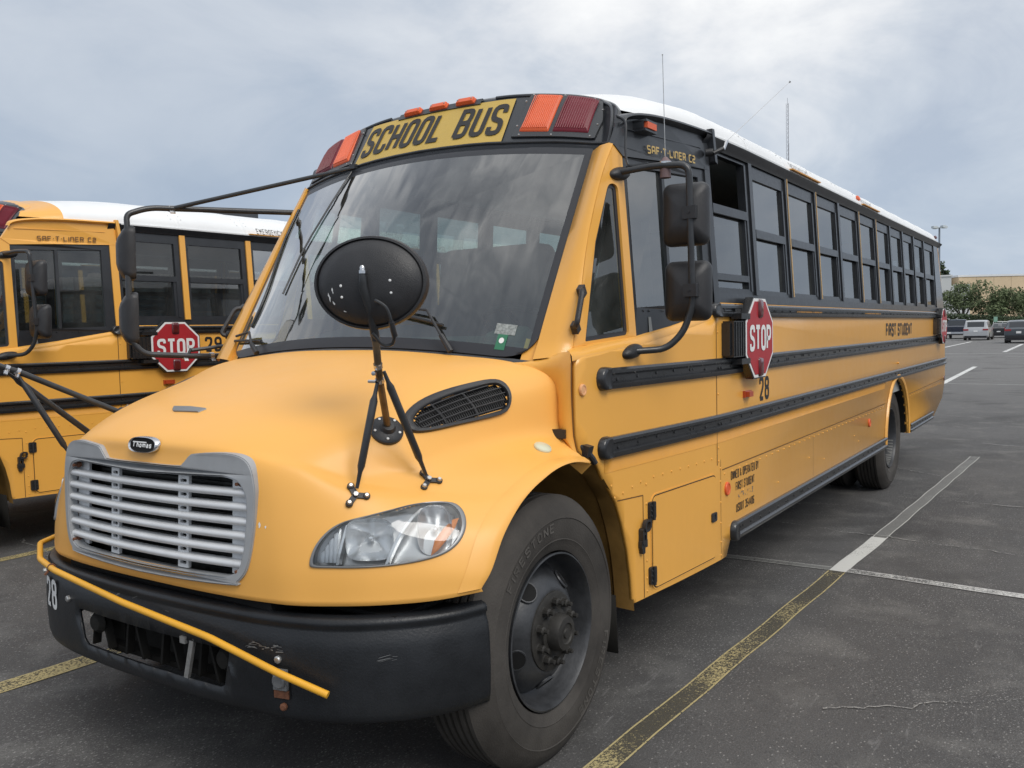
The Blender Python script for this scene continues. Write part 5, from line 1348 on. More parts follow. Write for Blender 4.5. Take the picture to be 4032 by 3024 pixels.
stripe('parking_line', (43.6, 3.4), (43.0, -9), .05, P_far); stripe('parking_line', (9.3, -6.0), (4.5, -5.8), .1, P_wwt)
# cracks: shallow filled fissures as thin wandering strips
M_crack = paint_mat('crack_filler', (.30, .295, .28), .50, False, 6.0)
def crack(p0, p1, wd, seed, z=.006):
    random.seed(seed); p0, p1 = Vector((*p0, z)), Vector((*p1, z)); d = p1-p0; n = Vector((-d.y, d.x, 0)).normalized(); K = 60; vs = []; fs = []; off = 0
    for k in range(K+1):
        off = off*.9+random.uniform(-.02, .02); w_ = wd*random.uniform(.3, 1.2)
        c = p0+d*k/K+n*off; vs += [c-n*w_/2, c+n*w_/2]
    for k in range(K): fs.append((2*k, 2*k+2, 2*k+3, 2*k+1))
    me = bpy.data.meshes.new('crack'); me.from_pydata(vs, [], fs); me.materials.append(M_crack); o = bpy.data.objects.new('crack', me); COL.objects.link(o); tag(o, kind='structure')
crack((4.5, -.7), (4.15, -2.6), .022, 1); crack((4.15, -2.6), (3.9, -4.2), .02, 2); crack((6.1, -1.3), (5.9, -3.6), .03, 3); crack((7.9, -1.0), (6.4, -2.6), .02, 4)
crack((5.5, -1.0), (5.2, -.2), .03, 5); crack((2.2, -2.9), (3.0, -5.2), .02, 11); crack((6.9, -1.9), (6.3, -5.0), .035, 12); crack((12, -2.0), (15.5, -7), .06, 13); crack((1.0, -1.9), (2.0, -3.3), .012, 14); crack((2.1, 2.6), (.2, 1.3), .02, 6); crack((10.5, -1.6), (9.8, -4.4), .05, 7); crack((.0, 1.9), (1.0, 4.6), .02, 8)

# =================================================================== buses
bus28, side28, fx = build_bus((0, 0, 0), 0, '28', 'nearest yellow school bus, number 28, black panel above the driver window', M_cap, M_gold, [M_frame], True)
bus29, side29, _ = build_bus((.06, 5.34, 0), -.0567, '29', 'yellow school bus number 29 with yellow window posts, beyond the hood of the nearest bus', M_yel, M_brn, [M_yel], False)
bus30, side30, _ = build_bus((.85, 9.6, 0), -.06, '30', 'school bus at the left edge showing only its white roof above bus 29', M_yel, M_brn, [M_yel], False)

mp = smap(-1)
mpl = lambda x, z, d: mp(bend(x), z, d)
for bus, side, full in ((bus28, side28, True), (bus29, side29, False)):
    # stop signs
    stop_sign(bus, -1, 2.055, 1.582, 1.30)
    stop_sign(bus, -1, 9.15, 1.60, 1.30, .46, .42)
    # hatch
    b = MB(); ho = rrect(.752, .462, 1.530, .882, .045, 5); b.poly(ho, (), lambda x, z, d: mpl(x, z, d+.007), .009); ht = b.build('battery_hatch', M_yel, bus, angle=30)
    b = MB(); ro = rrect(.740, .450, 1.542, .894, .055, 5); ri = rrect(.748, .458, 1.534, .886, .048, 5)
    b.poly(ro, (ri,), lambda x, z, d: mpl(x, z, d+.003), .003); b.build('hatch_rim', M_yel, ht, angle=30)
    b = MB(); b.poly(rrect(.746, .456, 1.536, .888, .05, 5), (rrect(.7505, .4605, 1.5315, .8835, .046, 5),), lambda x, z, d: mpl(x, z, d+.0036), .003); b.build('hatch_gap', M_txt, ht, smooth=False)
    for z in (.823, .524):
        b = MB()
        b.poly(rrect(.712, z-.040, .775, z+.040, .010, 3), (), lambda x, zz, d: mpl(x, zz, d+.014), .014); b.tube([mpl(.743, z-.042, .018), mpl(.743, z+.042, .018)], .008, 8)
        for dx in (-.017, .019):
            for dz in (-.024, 0, .024): b.lathe(mpl(.743+dx, z+dz, .014), (0, -1, 0), [(.006, 0), (.005, .004), (0, .005)], 6)
        b.build('hinge', M_plas, ht, angle=30)
    b = MB(); b.poly(rrect(1.450, .648, 1.518, .695, .010, 3), (rrect(1.462, .658, 1.500, .685, .006, 2),), lambda x, z, d: mpl(x, z, d+.013), .008); b.poly(rrect(1.460, .656, 1.502, .687, .006, 2), (), lambda x, z, d: mpl(x, z, d+.009), .004); b.build('latch', M_plas, ht, smooth=False)
    # rubber hood latch
    b = MB(); lo_ = rrect(.622, .742, .684, .796, .022, 5); li_ = rrect(.634, .752, .672, .786, .014, 5)
    b.poly(lo_, (li_,), lambda x, z, d: mpl(x+.25*(z-.74), z, d+.030), .018); b.poly(rrect(.614, .685, .656, .760, .010, 3), (rrect(.628, .705, .644, .732, .006, 2),), lambda x, z, d: mpl(x, z, d+.024), .022)
    b.poly(rrect(.608, .672, .668, .706, .004, 2), (), lambda x, z, d: mpl(x, z, d+.020), .016); b.poly(rrect(.618, .645, .648, .676, .006, 2), (), lambda x, z, d: mpl(x, z, d+.018), .016)
    b.build('rubber_latch', M_plas, bus, angle=35)
    # fender strap at the back of the hood
    b = MB(); pp = [Vector((.215, -1.085, 1.236)), Vector((.265, -1.118, 1.194)), Vector((.305, -1.155, 1.160)), Vector((.333, -1.168, 1.125)), Vector((.345, -1.172, 1.105))]
    b.tube(pp, .013, 8); b.obox(pp[0], (.012, 0, 0), (0, .03, .0), (0, 0, .018)); b.obox(pp[2], (.02, 0, 0), (0, .018, .004), (0, -.006, .022)); b.build('hood_strap', M_plas, bus)
    # reflectors and marker lamps
    for x, z, r, m_, nm in ((1.692, .787, .036, M_amb, 'amber_reflector'), (5.2, .792, .036, M_amb, 'amber_reflector'), (.118, 1.407, .024, M_peach, 'side_repeater')):
        b = MB(); b.lathe(mp(bend(x), z, 0), (0, -1, 0), [(r, 0), (r, .006), (r*.93, .010), (r*.75, .0105), (r*.7, .008), (0, .009)], 24); b.build(nm, m_, bus, angle=30)
    b = MB(); b.poly([(1.955, 1.253), (2.06, 1.253), (2.06, 1.290), (1.955, 1.290)], (), lambda x, z, d: mp(x, z, d+.016), .016); b.poly([(1.965, 1.257), (2.03, 1.257), (2.03, 1.286), (1.965, 1.286)], (), lambda x, z, d: mp(x, z, d+.036), .022); b.build('side_marker_lamp', mat('orange_red_lens', (.45, .06, .02), .3, coat=.5), bus, angle=30)
    b = MB(); b.lathe(mp(6.494, 1.255, 0), (0, -1, 0), [(.009, 0), (.011, .010), (.009, .014), (0, .015)], 10); b.build('turn_signal_bolt', M_yel, bus)
    c = H(*UV['marker'][0], -1, .002); n = (H(*UV['marker'][0], -1, .05)-c).normalized()
    b = MB(); b.lathe(c, n, [(.036, -.004), (.036, .004), (.033, .008), (.028, .010), (.02, .014), (0, .016)], 28); b.build('fender_lamp', M_clear, bus, angle=25)
    # grab handle on the A pillar
    for s in (-1, 1):
        A_, B_ = (Vector((.405, s*1.088, 1.803)), Vector((.345, s*1.090, 1.655))) if s < 0 else (Vector((.46, width(.46, 1.803, 1), 1.803)), Vector((.37, width(.37, 1.655, 1), 1.655))); o_ = Vector((-.05, s*.035, .01))
        b = MB(); b.tube(tubepath([A_+Vector((0.01, -s*.02, 0)), A_+o_, B_+o_, B_+Vector((.01, -s*.02, 0))], .03), .012, 8); b.obox(A_+o_*.3, (.012, 0, .01), (0, .014, 0), (-.01, 0, .018)); b.obox(B_+o_*.3, (.012, 0, .01), (0, .014, 0), (-.01, 0, .018)); b.build('grab_handle', M_plas, bus)
    # driver's side mirrors
    b = MB()
    y = 1.385
    p_u = Vector((.735, -1.080, 2.335)); top = Vector((.80, -y, 2.30)); bot = Vector((.822, -y, 1.68)); p_l = Vector((.655, -1.168, 1.549))
    b.tube(tubepath([p_u, Vector((.765, -1.25, 2.350)), Vector((.795, -y-.02, 2.342)), top+Vector((0, -.02, -.07)), bot+Vector((0, -.02, .06)), bot+Vector((-.012, .02, -.055)), Vector((.775, -1.30, 1.556)), Vector((.69, -1.20, 1.550)), p_l], .045), .0150, 12)
    ma = b.build('mirror_arm', M_tube, bus)
    for p, d in ((p_u, (0, -1, .05)), (p_l, (0, -1, 0))):
        q = MB(); cx_ = Vector((p.x+.035, p.y+.016, p.z))
        q.grid([[cx_+Vector((math.cos(t)*.082*k, -h, math.sin(t)*.031*k+.012*math.cos(t)*k)) for t in [2*PI*i/28 for i in range(29)]] for k, h in ((1, 0), (1.03, .014), (1, .030), (.86, .044), (.5, .054), (0, .056))]); o = q.build('mirror_mount', M_plas, ma, angle=60)
    h1 = mirror_head(bus, (.855, -y+.02, 2.140), .20, .265, (-1, -.12, .04)); h2 = mirror_head(bus, (.870, -y+.02, 1.808), .20, .255, (-1, -.12, .04))
    for z in (2.140, 1.808):
        q = MB(); q.obox((.805, -y-.02, z), (.018, 0, 0), (0, .030, 0), (0, 0, .027)); q.lathe((.787, -y-.02, z), (-1, 0, 0), [(.006, 0), (.005, .004), (0, .004)], 8); q.build('mirror_clamp', M_plas, ma, angle=30)
    if full:
        continue
# ------------------------------------------------- things only bus 28 shows
bus = bus28
text('28', M_txt, side28, lambda a, z, o: mp(2.33+a, z+1.212, o), .140, .080, .024, .020, name='number')
text('29', M_txt, side29, lambda a, z, o: mp(2.48+a, z+1.525, o), .140, .080, .024, .020, name='number')
text('FIRST STUDENT', M_txt, side28, lambda a, z, o: mp(6.60+a, z+1.520, o), .128, .098, .029, .017, name='company_lettering')
text('FIRST STUDENT', M_txt, side29, lambda a, z, o: mp(6.60+a, z+1.520, o), .128, .098, .029, .017, name='company_lettering')
text('OWNED & OPERATED BY', M_txt, side28, lambda a, z, o: mp(1.985+a, z+.822, o), .048, .0208, .0062, .0056, name='owner_lettering')
text('FIRST STUDENT', M_txt, side28, lambda a, z, o: mp(1.985+a, z+.752, o), .048, .0208, .0062, .0056, name='owner_lettering')
text('USDOT 354406', M_txt, side28, lambda a, z, o: mp(1.985+a, z+.632, o), .048, .0208, .0062, .0056, name='owner_lettering')
# mirror of lettering removed: scraps of the old line
random.seed(5); b = MB()
for k in range(26):
    x, z = 1.87+.25*random.random(), .70+.035*random.random(); r_ = random.uniform(.002, .007)
    b.add([mp(x-r_, z-r_*.6, .0012), mp(x+r_*.4, z-r_, .0012), mp(x+r_, z+r_*.7, .0012), mp(x-r_*.3, z+r_, .0012)], [(0, 1, 2, 3)])
b.build('scraped_lettering', M_lampg, side28, kind='stuff')
# passenger side mirrors on long arms
AC = Vector((-.01, 1.36, 2.335)); ET = Vector((.80, .985, 2.36)); CL = Vector((.168, 1.28, 2.347))
b = MB(); b.tube(tubepath([ET, Vector((.06, 1.325, 2.345)), AC+Vector((-.03, .01, -.03)), Vector((-.045, 1.36, 2.24)), Vector((-.06, 1.36, 1.66)), Vector((-.01, 1.33, 1.572)), Vector((.25, 1.22, 1.552)), Vector((.62, 1.19, 1.545))], .06), .0155, 12); pa = b.build('mirror_arm', M_tube, bus)
b = MB(); b.tube([CL, Vector((.725, .463, 2.545))], .0115, 10); b.obox((.715, .463, 2.548), (.012, 0, 0), (0, .02, 0), (0, 0, .012)); b.build('mirror_brace', M_tube, pa)
b = MB(); b.tube([Vector((.22, 1.235, 1.585)), Vector((.62, 1.10, 1.63))], .010, 8); b.tube([Vector((.20, 1.24, 1.556)), Vector((.22, 1.235, 1.595))], .008, 8); b.build('mirror_brace', M_tube, pa)
for cl_ in ((CL, (-.9, .35, 0), .018, .03), ((.19, 1.25, 1.556), (-.9, .3, 0), .018, .022), ((.33, 1.21, 1.552), (-.9, .1, 0), .018, .022)):
    b = MB(); strap(b, *cl_); b.build('clamp', M_chrome, pa)
mirror_head(bus, (-.005, 1.42, 2.105), .20, .270, (-1, .55, .02)); mirror_head(bus, (-.005, 1.42, 1.76), .20, .270, (-1, .55, .02))
# cross-view mirrors on the hood
for s in (-1, 1):
    base = H(*UV['base'][0], s, .0); n = (H(*UV['base'][0], s, .05)-base).normalized()
    q = MB(); q.lathe(base, n, [(.060, -.004), (.060, .006), (.054, .012), (.030, .018), (.022, .032), (0, .034)], 24); bo = q.build('mirror_base', M_plas, bus, angle=40)
    q = MB(); a1 = n.orthogonal().normalized(); a2 = n.cross(a1)
    for k in range(5): q.lathe(base+(a1*math.cos(k*1.257+.6)+a2*math.sin(k*1.257+.6))*.046+n*.010, n, [(.006, 0), (.005, .006), (0, .006)], 8)
    q.build('screws', M_steel, bo, kind='stuff')
    k1 = Vector((-.628, s*.895, 1.545)); k2 = Vector((-.60, s*.875, 1.495)); f1 = H(*UV['foot1'][0], s, .0); f2 = H(*UV['foot2'][0], s, .0)
    if s > 0: k1 = Vector((-.90, .94, 1.540)); k2 = Vector((-.86, .93, 1.525))
    root_p = base+n*.02
    mc = Vector((-.66, s*.90, 1.815)) if s < 0 else Vector((-1.12, 1.02, 1.66))
    if s < 0: low_ = Vector((-.655, s*.905, 1.735))
    else: low_ = Vector((-1.03, .99, 1.60))
    q = MB(); q.tube([root_p, k2, k1, k1.lerp(low_, .5)], .0125, 12); st_ = q.build('mirror_pole', M_bronze if s < 0 else M_tube, bus)
    nf = Vector((-.93, s*.37 if s < 0 else .2, .02)).normalized() if s < 0 else Vector((-.95, .2, .1)).normalized()
    q = MB(); q.tube([k1.lerp(low_, .45), low_+nf*.03, mc+nf*.062+Vector((0, 0, -.02)), mc+nf*.062+Vector((0, 0, .02))], [.0150, .0150, .0145, .012], 12); q.lathe(mc+nf*.062+Vector((0, 0, .02)), (0, 0, 1), [(.010, 0), (.010, .010), (.007, .018), (0, .020)], 10); arm_ = q.build('mirror_stem', M_tube, bus)
    q = MB(); q.lathe(mc+nf*.062+Vector((0, 0, .035)), (0, 0, 1), [(.012, -.01), (.012, 0), (.009, .002), (.009, .010), (.005, .016), (0, .017)], 10); q.build('acorn_nut', M_chrome, arm_)
    up = Vector((0, 0, 1)); sd = up.cross(nf).normalized(); up = nf.cross(sd)
    rx_, rz_ = .192, .150; q = MB()
    PR = [(.93, -.045), (1.0, -.03), (1.02, -.01), (1.0, .006), (.955, .008), (.945, -.001), (.90, .010), (.7, .030), (.4, .044), (0, .050)]
    q.grid([[mc+sd*math.cos(t)*rx_*k+up*math.sin(t)*rz_*k+nf*h for t in [2*PI*i/64 for i in range(65)]] for k, h in PR]); mo = q.build('crossview_mirror', M_plas, bus, angle=35)
    q = MB(); q.grid([[mc+sd*math.cos(t)*rx_*k+up*math.sin(t)*rz_*k-nf*(.03+h) for t in [2*PI*i/40 for i in range(41)]] for k, h in ((.97, 0), (.8, .05), (.5, .085), (0, .10))]); q.build('mirror_glass', M_chrome, mo)
    if s < 0:
        sr = sd*(1 if sd.y < 0 else -1)           # picture right
        def mface(a, b): 
            k = math.hypot(a/rx_, b/rz_); h = .050-.045*k*k; return mc+sr*a+up*b+nf*h
        for a, bb, rr_ in ((-.083, -.010, .0055), (-.082, -.046, .0052), (.083, .002, .005), (.085, -.037, .0046)):
            q = MB(); q.lathe(mface(a, bb), nf, [(rr_, 0), (rr_*.7, .003), (0, .004)], 10); q.build('screw', M_wht, mo)
        random.seed(9); q = MB()
        for (a, bb, w_, h_, an) in ((-.118, -.025, .008, .014, -.5), (-.130, -.042, .005, .020, .2), (-.112, -.056, .009, .016, .5), (-.074, -.088, .013, .006, 0)):
            for _ in range(4):
                ca, cb = a+random.uniform(-.5, .5)*w_, bb+random.uniform(-.5, .5)*h_
                pts = [(ca+w_*.7*math.cos(t)*random.uniform(.4, 1.1), cb+h_*.6*math.sin(t)*random.uniform(.4, 1.1)) for t in [2*PI*k/9 for k in range(9)]]
                q.add([mface(x_, z_)+nf*.0012 for x_, z_ in pts], [tuple(range(9))])
        q.build('scraped_paint', M_wht, mo, kind='stuff')
        q = MB(); q.tube(spline([mface(.045, -.066), mface(.045, -.066)+nf*.03+up*.004, mface(.078, -.085)+nf*.04, mface(.090, -.125)+nf*.05, mface(.090, -.170)+nf*.05, mface(.075, -.200)+nf*.05, mface(.045, -.200)+nf*.05, mface(.022, -.165)+nf*.05], 6), .0055, 8)
        q.tube([mface(.090, -.130)+nf*.05, mface(.091, -.175)+nf*.05], .0095, 10); q.build('heater_cable', M_tube, mo)
    # tripod legs, feet and clamps
    for kk, ft in ((k2+Vector((-.01, s*.0, 0)), f1), (k1+Vector((0, s*.02, -.01)), f2)):
        q = MB(); d = (ft-kk).normalized(); e = ft+(-d)*.025
        sidev = d.cross(Vector((1, 0, 0))).normalized()
        q.tube([kk+d*.01, kk+d*.05, kk+d*.07, ft-d*.10, ft-d*.08, e], [.006, .0075, .0135, .0130, .008, .006], 10); lg = q.build('mirror_leg', M_tube, bus)
        nn_ = (H(*UV['foot1' if ft is f1 else 'foot2'][0], s, .05)-ft).normalized(); a1 = nn_.cross(Vector((0, 0, 1))).normalized(); a2 = nn_.cross(a1)
        q = MB()
        for k in range(3):
            t = PI/2+2*PI*k/3+.35+PI; dd = a1*math.cos(t)+a2*math.sin(t)
            q.obox(ft+dd*.017+nn_*.004, dd*.020, nn_.cross(dd)*.0095, nn_*.004); q.lathe(ft+dd*.036, nn_, [(.0125, -.003), (.0125, .008), (.010, .010), (0, .010)], 12)
        fo = q.build('mirror_foot', M_plas, lg, angle=35)
        q = MB()
        for k in range(3):
            t = PI/2+2*PI*k/3+.35+PI; dd = a1*math.cos(t)+a2*math.sin(t); q.lathe(ft+dd*.036+nn_*.009, nn_, [(.0085, 0), (.0085, .006), (.006, .009), (0, .009)], 6)
        q.lathe(ft+nn_*.012, nn_, [(.0085, 0), (.0085, .008), (0, .009)], 6); q.build('foot_bolt', M_steel, lg)
    q = MB(); strap(q, k1, k1-root_p, .0155, .016); strap(q, k2, k2-root_p, .0155, .014)
    q.lathe(k1.lerp(k2, .5)+Vector((-.02, 0, 0)), (-1, -.3, 0), [(.008, -.01), (.008, .012), (0, .013)], 6); q.lathe(k2+Vector((-.015, s*-.022, -.004)), (0, -s, 0), [(.006, -.02), (.006, .014), (0, .015)], 6); q.build('clamp', M_chrome, st_)
# wipers
for piv, elb, tip, bl0, bl1 in (((-.60, -.010), (-.44, .150), (-.20, .175), (-.17, .160), (-.525, .100)), ((.60, -.010), (.74, .105), (.92, .115), (.95, .10), (.62, .055))):
    q = MB(); W_ = lambda p, o: WS(-(-p[0]), p[1], o)
    a_ = [W_(piv, .03), W_((lerp(piv[0], elb[0], .35), lerp(piv[1], elb[1], .35)), .05), W_(elb, .045), W_(tip, .035)]
    q.tube(a_[:2], [.014, .011], 8); q.tube(a_[1:], .0065, 8); ar_ = q.build('wiper_arm', M_plas, bus)
    q = MB(); q.tube([W_((lerp(bl0[0], bl1[0], k/8), lerp(bl0[1], bl1[1], k/8)), .022) for k in range(9)], .0075, 6); q.build('wiper_blade', M_plas, ar_)
# cables lying on the windshield
q = MB(); q.tube(spline([WS(.93, .865, .012), WS(.92, .70, .012), WS(.88, .55, .012), WS(.83, .40, .012), WS(.815, .27, .012), WS(.83, .16, .012)], 6), .006, 8); q.tube([WS(.48, .985, .012), WS(.52, .80, .012), WS(.56, .62, .012), WS(.585, .50, .012), WS(.60, .3, .012)], .005, 8); q.build('cable', M_tube, bus)
# stickers
for a0, t0, wa, ta, m_ in ((-.80, .112, .044, .022, M_paper), (-.795, .058, .021, .032, M_green)):
    q = MB(); q.add([WS(a0+wa, t0-ta, .0085), WS(a0-wa, t0-ta, .0085), WS(a0-wa, t0+ta, .0085), WS(a0+wa, t0+ta, .0085)], [(0, 1, 2, 3)]); so_ = q.build('inspection_sticker', m_, bus, smooth=False)
    if m_ is M_green:
        q = MB(); q.add([WS(a0+.011*math.cos(t), t0+.006+.012*math.sin(t), .0095) for t in [2*PI*k/14 for k in range(14)]], [tuple(range(14))]); q.build('seal', M_wht, so_)
# amber header lamp, antenna, cable on the corner
q = MB(); q.box((.895, -1.16, 2.540), (1.02, -1.09, 2.552)); q.box((.895, -1.165, 2.580), (1.01, -1.09, 2.590)); q.box((.895, -1.15, 2.55), (1.0, -1.09, 2.583)); lo_ = q.build('side_lamp', M_cap, bus, smooth=False)
q = MB(); q.box((.905, -1.167, 2.552), (1.002, -1.125, 2.580)); q.build('amber_lens', M_amb, lo_, smooth=False)
q = MB(); q.tube(spline([CSp for CSp in (Vector((.80, -1.065, 2.60)), Vector((.785, -1.115, 2.56)), Vector((.76, -1.125, 2.45)), Vector((.755, -1.135, 2.38)), Vector((.75, -1.16, 2.36)), Vector((.765, -1.23, 2.365)))], 6), .0055, 7); q.build('antenna_cable', M_tube, bus)
b0 = Vector((.790, -1.300, 2.361))
q = MB(); q.lathe(b0, (0, 0, 1), [(.024, -.065), (.024, -.02), (.026, -.01), (.026, .005), (.018, .012), (.010, .022), (.004, .026), (0, .026)], 18); ab = q.build('antenna_base', mat('pinkish_base', (.17, .11, .11), .5), bus)
q = MB(); q.lathe(b0, (0, 0, 1), [(.0265, -.012), (.0265, .004), (.018, .010), (.010, .020)], 18); q.build('antenna_collar', M_chrome, ab)
q = MB(); q.tube([b0+Vector((0, 0, .02)), b0+Vector((-.012, .002, .455))], .0016, 6); q.lathe(b0+Vector((-.012, .002, .455)), (0, 0, 1), [(0, -.003), (.004, 0), (0, .004)], 8); q.build('antenna_rod', M_steel, ab)
q = MB(); q.tube([(1.545, -1.19, 2.535), (1.56, -1.225, 2.535)], .020, 10); q.tube([(1.56, -1.225, 2.53), (1.60, -1.265, 2.555)], .011, 8); rb_ = q.build('radio_antenna', M_plas, bus)
q = MB(); q.tube([(1.60, -1.265, 2.55), (1.635, -1.272, 2.60)], .008, 8); q.tube([(1.635, -1.272, 2.60), (2.30, -1.40, 3.02)], .0016, 5); q.lathe((2.30, -1.40, 3.02), (0, 0, 1), [(0, -.008), (.008, 0), (0, .008)], 8); q.build('antenna_rod', M_chrome, rb_)

# =================================================================== background
M_conc = mat('tan_wall_panels', (.60, .47, .31), .8, var=.06, vscale=.4); M_joint = mat('panel_joint', (.42, .33, .22), .8); M_wbld = mat('white_render_wall', (.62, .63, .63), .7, var=.04, vscale=.3)
M_bglass = mat('dark_building_glass', (.03, .035, .04), .12, coat=.5); M_redp = mat('red_pillar_paint', (.33, .055, .045), .6); M_trimw = mat('white_trim', (.68, .69, .70), .5)
def wallbox(mb, A, B, z0, z1, t0=0, t1=1, off=0.0, th=.3, mi=0):
    A, B = Vector((*A, 0)), Vector((*B, 0)); d = B-A; n = Vector((d.y, -d.x, 0)).normalized()
    if n.x > 0: n = -n
    p, q = A+d*t0, A+d*t1
    mb.obox((p+q)/2+n*(off-th/2)+Vector((0, 0, (z0+z1)/2)), (q-p)/2, n*th/2, Vector((0, 0, (z1-z0)/2)), mi)
A_, B_ = (165.2, 16.9), (205.0, -40.6); Lw = math.hypot(B_[0]-A_[0], B_[1]-A_[1])
tb = empty('store_building', (165.2, 16.9, 0)); tag(tb, 'long tan panelled store building with red pillars, right of the parking lot trees', 'building')
def bpart(name, mb, m, par=tb):
    o = mb.build(name, m, None, smooth=False); o.parent = par
    if par is tb: o.matrix_parent_inverse = Matrix.Translation((-165.2, -16.9, 0))
    return o
b = MB(); wallbox(b, A_, B_, 0, 9.3, th=18); wl = bpart('wall', b, M_conc)
b = MB(); wallbox(b, A_, B_, 9.3, 9.62, -.003, 1.003, .12, 18.5); bpart('parapet', b, M_trimw)
for k in range(1, 24):
    b = MB(); wallbox(b, A_, B_, 0, 9.28, (k*3)/Lw, (k*3+.07)/Lw, .012, .02); j = bpart('panel_joint', b, M_joint)
for z in (3.6, 6.6):
    b = MB(); wallbox(b, A_, B_, z, z+.06, 0, 1, .014, .02); bpart('panel_joint', b, M_joint)
for k in range(5):
    t0 = (12.2+9.5*k)/Lw
    b = MB(); wallbox(b, A_, B_, 2.6, 7.1, t0, t0+2.6/Lw, .03, .05); w_ = bpart('window', b, M_bglass)
    b = MB(); wallbox(b, A_, B_, 4.8, 4.95, t0, t0+2.6/Lw, .06, .05); bpart('window_bar', b, M_trimw)
    b = MB(); wallbox(b, A_, B_, 0, 7.4, t0+3.6/Lw, t0+4.4/Lw, .35, .5); bpart('pillar', b, M_redp)
b = MB(); wallbox(b, A_, B_, 5.1, 5.75, 10.8/Lw, 1, 3.0, 3.0); bpart('canopy', b, M_trimw)
for k in range(6):
    b = MB(); wallbox(b, A_, B_, 0, 5.1, (15+8*k)/Lw, (15.35+8*k)/Lw, 2.8, .35); bpart('canopy_post', b, M_trimw)
wb = empty('white_building', (158, 22, 0)); tag(wb, 'white windowless building block beside the back end of the nearest bus', 'building')
def wpart(name, mb, m):
    o = mb.build(name, m, None, smooth=False); o.parent = wb; o.matrix_parent_inverse = Matrix.Translation((-158, -22, 0)); return o
b = MB(); wallbox(b, (155.5, 34), (159.0, 17.3), 0, 9.2, th=12); wpart('wall', b, M_wbld)
b = MB(); wallbox(b, (155.5, 34), (159.0, 17.3), 9.2, 9.45, -.01, 1.01, .15, 12.4); wpart('cornice', b, M_trimw)
b = MB(); wallbox(b, (159.0, 17.3), (159.7, 14.6), 0, 7.8, th=6); wpart('side_wing', b, M_wbld)
b = MB(); wallbox(b, (155.5, 34), (159.0, 17.3), 4.3, 4.6, 0, 1, .2, .25); wpart('ledge', b, M_trimw)

M_leaf = mat('foliage', (.12, .15, .075), .7, spec=.2, var=.45, vscale=.9); M_leaf2 = mat('foliage_dark', (.055, .078, .042), .7, spec=.2, var=.45, vscale=.7); M_bark = mat('bark', (.09, .075, .06), .9, var=.3)
def leaf_mesh(n, fn, size, seed):
    random.seed(seed); mb = MB()
    for _ in range(n):
        c = fn(); a = Vector([random.uniform(-1, 1) for _ in range(3)]).normalized(); bb = a.orthogonal().normalized(); sz = size*random.uniform(.5, 1.3)
        mb.add([c-a*sz*.5, c+bb*sz*.3, c+a*sz*.5, c-bb*sz*.3], [(0, 1, 2, 3)])
    return mb
def tree(name, x, y, h, rx, ry, z0, trunk_h, seed, label, leafm, n=4000, size=.34, lobes=13):
    t = empty(name, (x, y, 0)); tag(t, label, 'tree', 'trees by the lot edge'); random.seed(seed)
    L = []
    for k in range(lobes):
        an = random.uniform(0, 2*PI); q = math.sqrt(random.random())*.72
        zz = random.uniform(.12, .85); L.append((Vector((math.cos(an)*q*rx, math.sin(an)*q*ry, lerp(z0, h, zz))), random.uniform(.26, .44)*rx*(1.15-.5*zz)))
    L.append((Vector((0, 0, lerp(z0, h, .75))), .4*rx))
    def fn():
        c, r_ = random.choice(L); v = Vector([random.gauss(0, 1) for _ in range(3)]).normalized()*r_*random.uniform(.55, 1.08); v.z *= .72
        return c+v
    leaf_mesh(n, fn, size, seed+1).build('crown', leafm, t, smooth=False)
    mb = MB(); mb.tube([(0, 0, 0), (.05, 0, trunk_h*.6), (0, .05, trunk_h)], [.17, .13, .11], 8)
    for c, r_ in L: mb.tube([(0, .03, trunk_h*.9), c*.5+Vector((0, 0, trunk_h*.35)), c], [.08, .05, .015], 5, cap=False)
    mb.build('trunk', M_bark, t); return t
tree('lot_tree', 129.3, 12.1, 7.0, 4.0, 4.2, 2.6, 2.2, 31, 'small spreading tree just right of the back end of the nearest bus', M_leaf)
tree('lot_tree', 129.0, 8.0, 6.1, 3.9, 4.1, 2.3, 2.0, 52, 'small spreading tree in front of the tan store, above the silver minivan', M_leaf)
tree('lot_tree', 133.5, 4.9, 5.4, 2.8, 3.2, 2.2, 1.8, 57, 'lowest of the three small spreading trees, nearest the red pillar', M_leaf, 2000)
tree('tall_tree', 186.5, 23.5, 15.2, 4.2, 4.4, 5.0, 5.0, 71, 'tall tree rising behind the white building at the back end of the nearest bus', M_leaf2, 2200, .75, 12)
tree('tall_tree', 221, 24.5, 11.2, 4.0, 4.0, 4, 4.0, 77, 'distant dark tree in the gap between the white building and the tan store', M_leaf2, 900, .9, 9)
def hf():
    q = random.random(); p = Vector((121.4, 13.6, 0)).lerp(Vector((127.5, 3.6, 0)), q); return p+Vector((random.uniform(-.8, .8), random.uniform(-.3, .3), (random.random()**.6)*lerp(2.75, 1.9, q)+random.uniform(-.1, .15)))
hd = empty('hedge', (124, 9, 0)); tag(hd, 'dark green clipped hedge running under the small trees behind the parked cars', 'hedge')
o = leaf_mesh(5200, hf, .30, 5).build('leaves', M_leaf2, None, smooth=False); o.parent = hd; o.matrix_parent_inverse = Matrix.Translation((-124, -9, 0)); o['kind'] = 'stuff'
b = MB(); d_ = Vector((6.1, -10, 0)).normalized(); b.obox((124.45, 8.6, 1.0), d_*5.6, Vector((-d_.y, d_.x, 0))*.5, (0, 0, .95)); o = b.build('hedge_core', M_leaf2, None, smooth=False); o.parent = hd; o.matrix_parent_inverse = Matrix.Translation((-124, -9, 0))
def ff(): return Vector((random.uniform(235, 262), random.uniform(-190, 190), (random.random()**.7)*9*(.75+.25*math.sin(random.random()*6))))
